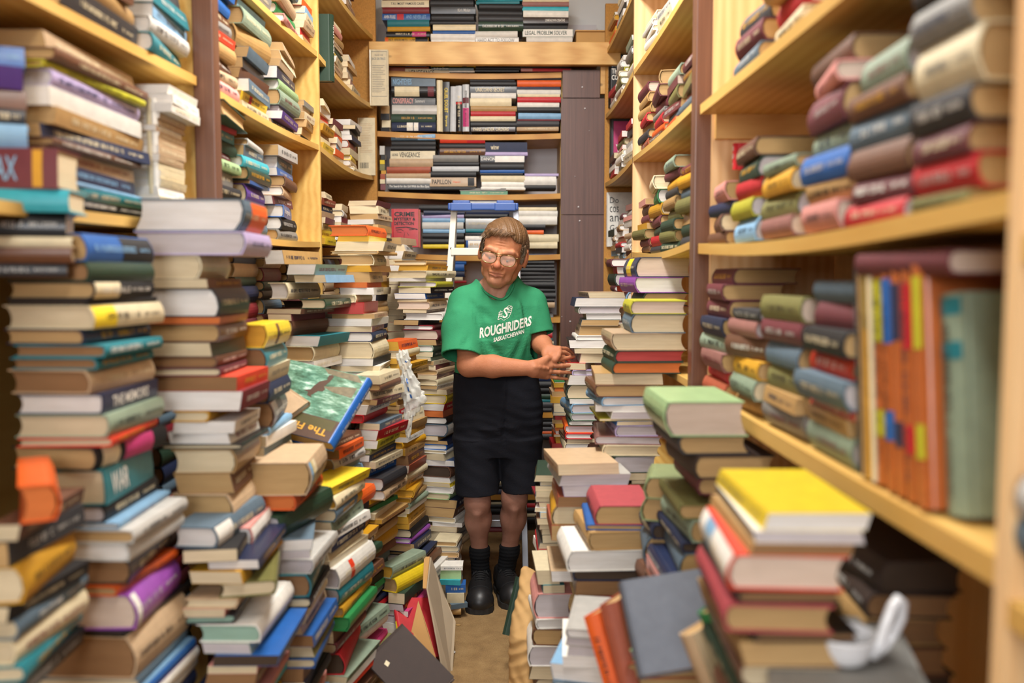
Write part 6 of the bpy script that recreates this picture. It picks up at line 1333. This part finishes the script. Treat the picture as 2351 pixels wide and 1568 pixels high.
# --- upright orange volumes on the lower near shelf, spines to the aisle
rowY = 1.262; zsh = NZ['low'] + .001; gname = 'tall volumes standing on the lower near shelf'
specs = [('ch12:c:w300', 'black slim volume standing first in the tall row'), ('tn18:c:w290', 'tan volume standing beside the slim black one'), ('yo14:c:w300:bol0030', 'mustard slim volume standing in the tall row'), ('cr16:c:w285', 'cream volume with a scuffed foot in the tall row'),
         ('rb30:w298:blm0635:blm6678', 'orange-brown volume with yellow-green labels, first of its set'), ('rb31:w298:bbl0635:bbl6578', 'orange-brown volume with bright blue spine labels'), ('rb28:w298:bnv0833:bnv6879', 'orange-brown volume with navy spine labels'),
         ('rb30:w298:brd0836:brd6880', 'orange-brown volume with red spine labels'), ('rb31:w298:blm0535:blm6680', 'orange-brown volume with yellow-green labels beside the teal one'), ('sg46:c:w262:btl0210:btl2230', 'faded teal volume standing near the shelf end')]
lean_m = Matrix.Rotation(math.radians(-8), 3, 'X'); up3 = Matrix(((0, 1, 0), (0, 0, -1), (-1, 0, 0)))
for tok, lb in specs:
    d = parse(tok); T = d['t'] / 1000; H = d['w'] / 1000; Wd = .20
    R = lean_m @ up3; mw = place(R, Vector((RX + .012 + Wd / 2 + (.02 if 'tl' in tok else 0), rowY, zsh)) + lean_m @ Vector((0, 0, H / 2 + .001)))
    if tok.startswith('rb'): tok = tok.replace('rb', 'or', 1)
    e, cv = one_book(lb, tok, H, Wd, T - .0006, mw, gname)
    if tok.startswith('or'):
        for o in e.children:
            if o.name.startswith('cover'): o.color = (*lin('b3602e'), 1)
    rowY -= T + .0006
# --- books and sheets that stand with their faces to the shop
def facing(label, tok, x0, x1, y0, y1, Y, T=.022, tilt=4, face='front', roll=0):
    """a book standing upright, front cover towards the shop front"""
    a, b = P(x0, y1, Y), P(x1, y1, Y); W = b.x - a.x; H = P(x0, y0, Y).z - a.z
    R = Matrix.Rotation(math.radians(-tilt), 3, 'X') @ Matrix.Rotation(math.radians(roll), 3, 'Y') @ Matrix(((0, 1, 0), (0, 0, -1), (-1, 0, 0)))
    return one_book(label, tok, H, W, T, place(R, Vector(((a.x + b.x) / 2, Y, a.z)) + R @ Vector((-H / 2, 0, -T)))) + (H, W, T)
# cover lettering uses the book's own axes: reading direction +y, up -x, outward +z
def face_text(cv, H, W, T, body, u0, u1, v0, hgt, colour, off=.02): return cover_text(cv, body, (H / 2 - H * v0, -W / 2 + W * u0, T + .0010), (0, 1, 0), (-1, 0, 0), W * (u1 - u0), H * hgt, colour, off)
def face_rect(cv, H, W, T, u0, u1, v0, v1, colour, z=.0007, name='cover_panel'): return flat_poly(name, [(H / 2 - H * v0, -W / 2 + W * u0), (H / 2 - H * v0, -W / 2 + W * u1), (H / 2 - H * v1, -W / 2 + W * u1), (H / 2 - H * v1, -W / 2 + W * u0)], 'ink', cv, T + z, COL[colour])
e, cv, H, W, T = facing('red hardcover standing face out, black title and eye drawing, left of the ladder', 'rd1:pt:g', 902, 964, 479, 567, 4.40, .03, 3)
face_text(cv, H, W, T, 'CRIME', .05, .80, .80, .12, 'bk', .04); face_text(cv, H, W, T, 'MYSTERY &', .05, .84, .69, .085, 'bk', .04); face_text(cv, H, W, T, 'DETECTION', .05, .78, .57, .095, 'bk', .04)
mk = MB()
for a, b, w_ in (((.10, .50), (.50, .52), .012), ((.50, .52), (.92, .46), .014), ((.12, .44), (.30, .46), .008), ((.30, .46), (.40, .42), .008), ((.60, .45), (.78, .46), .008), ((.45, .40), (.40, .22), .006), ((.15, .40), (.32, .38), .006), ((.40, .10), (.62, .12), .05), ((.52, .38), (.60, .30), .006)):
    dx, dy = b[0] - a[0], b[1] - a[1]; L = math.hypot(dx, dy); nx_, ny_ = -dy / L * w_, dx / L * w_
    mk.add([(H / 2 - H * y, -W / 2 + W * x, T + .0011) for x, y in ((a[0] - nx_, a[1] - ny_), (b[0] - nx_, b[1] - ny_), (b[0] + nx_, b[1] + ny_), (a[0] + nx_, a[1] + ny_))], [(0, 1, 2, 3)])
mesh_obj('cover_drawing', mk.v, mk.f, 'ink', cv, colour=COL['bk'])
e, cv, H, W, T = facing('black cover with large pale blue title, standing at the far wavy shelf end', 'bk1:pw:g', 1399, 1462, 118, 247, 4.41, .03, 2)
for k, (t_, u1) in enumerate((('THE LEFT', .78), ('SYNDROME', .95), ('THEY', .5), ('COULD', .62))): face_text(cv, H, W, T, t_, .08, u1, .84 - k * .115, .095, 'lb' if k < 2 else 'wh', .03)
face_rect(cv, H, W, T, .05, .95, .06, .34, 'mv')
e, cv, H, W, T = facing('bright pink cover standing face out on the far wavy shelf', 'ch1:pw:g', 1402, 1466, 272, 406, 4.41, .03, 2)
face_rect(cv, H, W, T, .10, .97, .05, .96, 'ma'); face_text(cv, H, W, T, 'YOU', .18, .70, .42, .14, 'wh', .03); face_text(cv, H, W, T, 'DO IT', .2, .8, .08, .10, 'wh', .03)
e, cv, H, W, T = facing('pale cover with loose black handwriting, standing on the lowest far wavy shelf', 'wh1:pw:g', 1394, 1452, 441, 566, 4.41, .02, 2)
for k, t_ in enumerate(('Do', 'cos', 'an', 'Go', 'Tor')): face_text(cv, H, W, T, t_, .10, .45, .80 - k * .17, .11, 'bk', .0)
e, cv, H, W, T = facing('white cover with a pink and green rainbow arc on the top wavy shelf', 'wh1:pw:g', 1488, 1545, -70, 44, 3.52, .02, 0)
face_rect(cv, H, W, T, .0, .9, .0, .5, 'pg')
for r_, c_ in ((.55, 'rd'), (.46, 'ye'), (.37, 'gn')):
    mk = MB(); pts = [(W * (.55 - r_ * .9 * math.cos(t)), W * (.75 - r_ * math.sin(t))) for t in [math.pi * (1 + i / 16) for i in range(17)]]
    for (a, b), (c, d) in zip(pts, pts[1:]): mk.add([(H / 2 - H * .12 - b - .004, -W / 2 + a, T + .0011), (H / 2 - H * .12 - d - .004, -W / 2 + c, T + .0011), (H / 2 - H * .12 - d + .004, -W / 2 + c, T + .0011), (H / 2 - H * .12 - b + .004, -W / 2 + a, T + .0011)], [(0, 1, 2, 3)])
    mesh_obj('cover_arc', mk.v, mk.f, 'ink', cv, colour=COL[c_])
e, cv, H, W, T = facing('cream jacket back with a framed blurb, standing out by the pine beam', 'cr1:pc:B', 850, 892, 113, 242, 4.33, .018, 1)
face_text(cv, H, W, T, 'PRAISE FOR', .28, .72, .885, .028, 'gy', .0); face_text(cv, H, W, T, 'BACK ON TRACK', .12, .86, .815, .042, 'sb', .0)
mk = MB()
for a, b, c, d in ((.08, .93, .96, .968), (.08, .93, .16, .168), (.08, .092, .16, .968), (.918, .93, .16, .968)): mk.add([(H / 2 - H * c, -W / 2 + W * a, T + .0009), (H / 2 - H * c, -W / 2 + W * b, T + .0009), (H / 2 - H * d, -W / 2 + W * b, T + .0009), (H / 2 - H * d, -W / 2 + W * a, T + .0009)], [(0, 1, 2, 3)])
mesh_obj('cover_border', mk.v, mk.f, 'ink', cv, colour=COL['gy'])
def blurb(cv, H, W, T, rows, v0, v1, seed, colour='gy'):
    mk = MB(); rr = random.Random(seed)
    for k in range(rows):
        v = v1 + (v0 - v1) * k / rows; u1 = rr.uniform(.6, .88)
        mk.add([(H / 2 - H * v, -W / 2 + W * .13, T + .0009), (H / 2 - H * v, -W / 2 + W * u1, T + .0009), (H / 2 - H * (v + .007), -W / 2 + W * u1, T + .0009), (H / 2 - H * (v + .007), -W / 2 + W * .13, T + .0009)], [(0, 1, 2, 3)])
    mesh_obj('cover_blurb', mk.v, mk.f, 'ink', cv, colour=COL[colour])
blurb(cv, H, W, T, 16, .74, .24, 1)
e, cv, H, W, T = facing('cream back cover with a barcode standing at the end of the crime side shelf', 'cr1:pc:B', 822, 861, 270, 402, 4.34, .018, 1)
blurb(cv, H, W, T, 18, .92, .40, 2, 'be'); mk = MB(); rr = random.Random(9); u = .12
while u < .62:
    w_ = rr.uniform(.012, .03); mk.add([(H / 2 - H * .12, -W / 2 + W * u, T + .0010), (H / 2 - H * .12, -W / 2 + W * (u + w_), T + .0010), (H / 2 - H * .22, -W / 2 + W * (u + w_), T + .0010), (H / 2 - H * .22, -W / 2 + W * u, T + .0010)], [(0, 1, 2, 3)]); u += w_ + rr.uniform(.012, .03)
mesh_obj('barcode', mk.v, mk.f, 'ink', cv, colour=COL['bk'])
a_ = P(797, 180, 3.45); Hh = P(797, 24, 3.45).z - a_.z
one_book('tall dark green spined book standing on the high shelf edge', 'dg1:pc:mwh:c', Hh, .17, .034, place(Matrix(((0, -1, 0), (0, 0, 1), (-1, 0, 0))), Vector((LX(3.5) + .02 - .085, 3.50, a_.z + Hh / 2 + .002))))
# --- two white planks standing at the booklet set, box and sheet above the beam
for k, x in enumerate((341, 353)):
    a_ = P(x, 446, 2.02); h_ = P(x, 226, 2.02).z - a_.z
    one_book(('white' if k else 'cream') + ' bound volume standing between the long jackets and the booklet set', ('wh' if k else 'cr') + '1:pw:c', h_, .15, .011, place(Matrix(((0, 0, 1), (0, 1, 0), (-1, 0, 0))), Vector((a_.x, 2.02 + .075, a_.z + h_ / 2 + .001))))
M['card_pale'] = plain_mat('card_pale', lin('c79a5c'), .8, .1, 12)
bx = wempty('carton', (.42, 4.56, pz1)); tag(bx, 'small tan carton on the pine beam beside the legal books', 'carton')
MB().bevbox((P(1322, 98, 4.5).x, 4.48, pz1 - .003), (P(1398, 98, 4.5).x, 4.74, P(1330, 73, 4.48).z), .003).build('carton_body', 'card_pale', bx)
MB().bevbox((P(1320, 98, 4.5).x, 4.47, P(1330, 73, 4.48).z), (P(1398, 98, 4.5).x, 4.75, P(1330, 70, 4.48).z), .001).build('lid', 'card_pale', bx)
facing('small crimson cloth book standing at the back above the navy and pink ones', 'rd1:pt:c', 1686, 1731, 328, 388, 2.16, .018, 0)
for lb, px, py, sx, sy, c_ in (('small tan card scrap on the carpet in front of the shoes', 1052, 1436, .010, .004, 'tn'), ('torn white paper scrap on the carpet beside the cardboard', 1040, 1498, .012, .007, 'wh')):
    p = P(px, py, 3.0); d = (p - CAM); p = CAM + d * (1.30 / -d.z); r_ = random.Random(px)
    pts = [(p.x + sx * math.cos(t) * r_.uniform(.6, 1.1), p.y + sy * 2 * math.sin(t) * r_.uniform(.6, 1.1)) for t in [k * math.pi / 3.5 for k in range(7)]]
    o = slab('paper_scrap', [(x, y, .0015) for x, y in pts], .0012, 'ink', None); o.color = (*COL[c_], 1); tag(o, lb, 'paper scrap', 'scraps on the carpet')
# ================================================================== build the books
build_all()
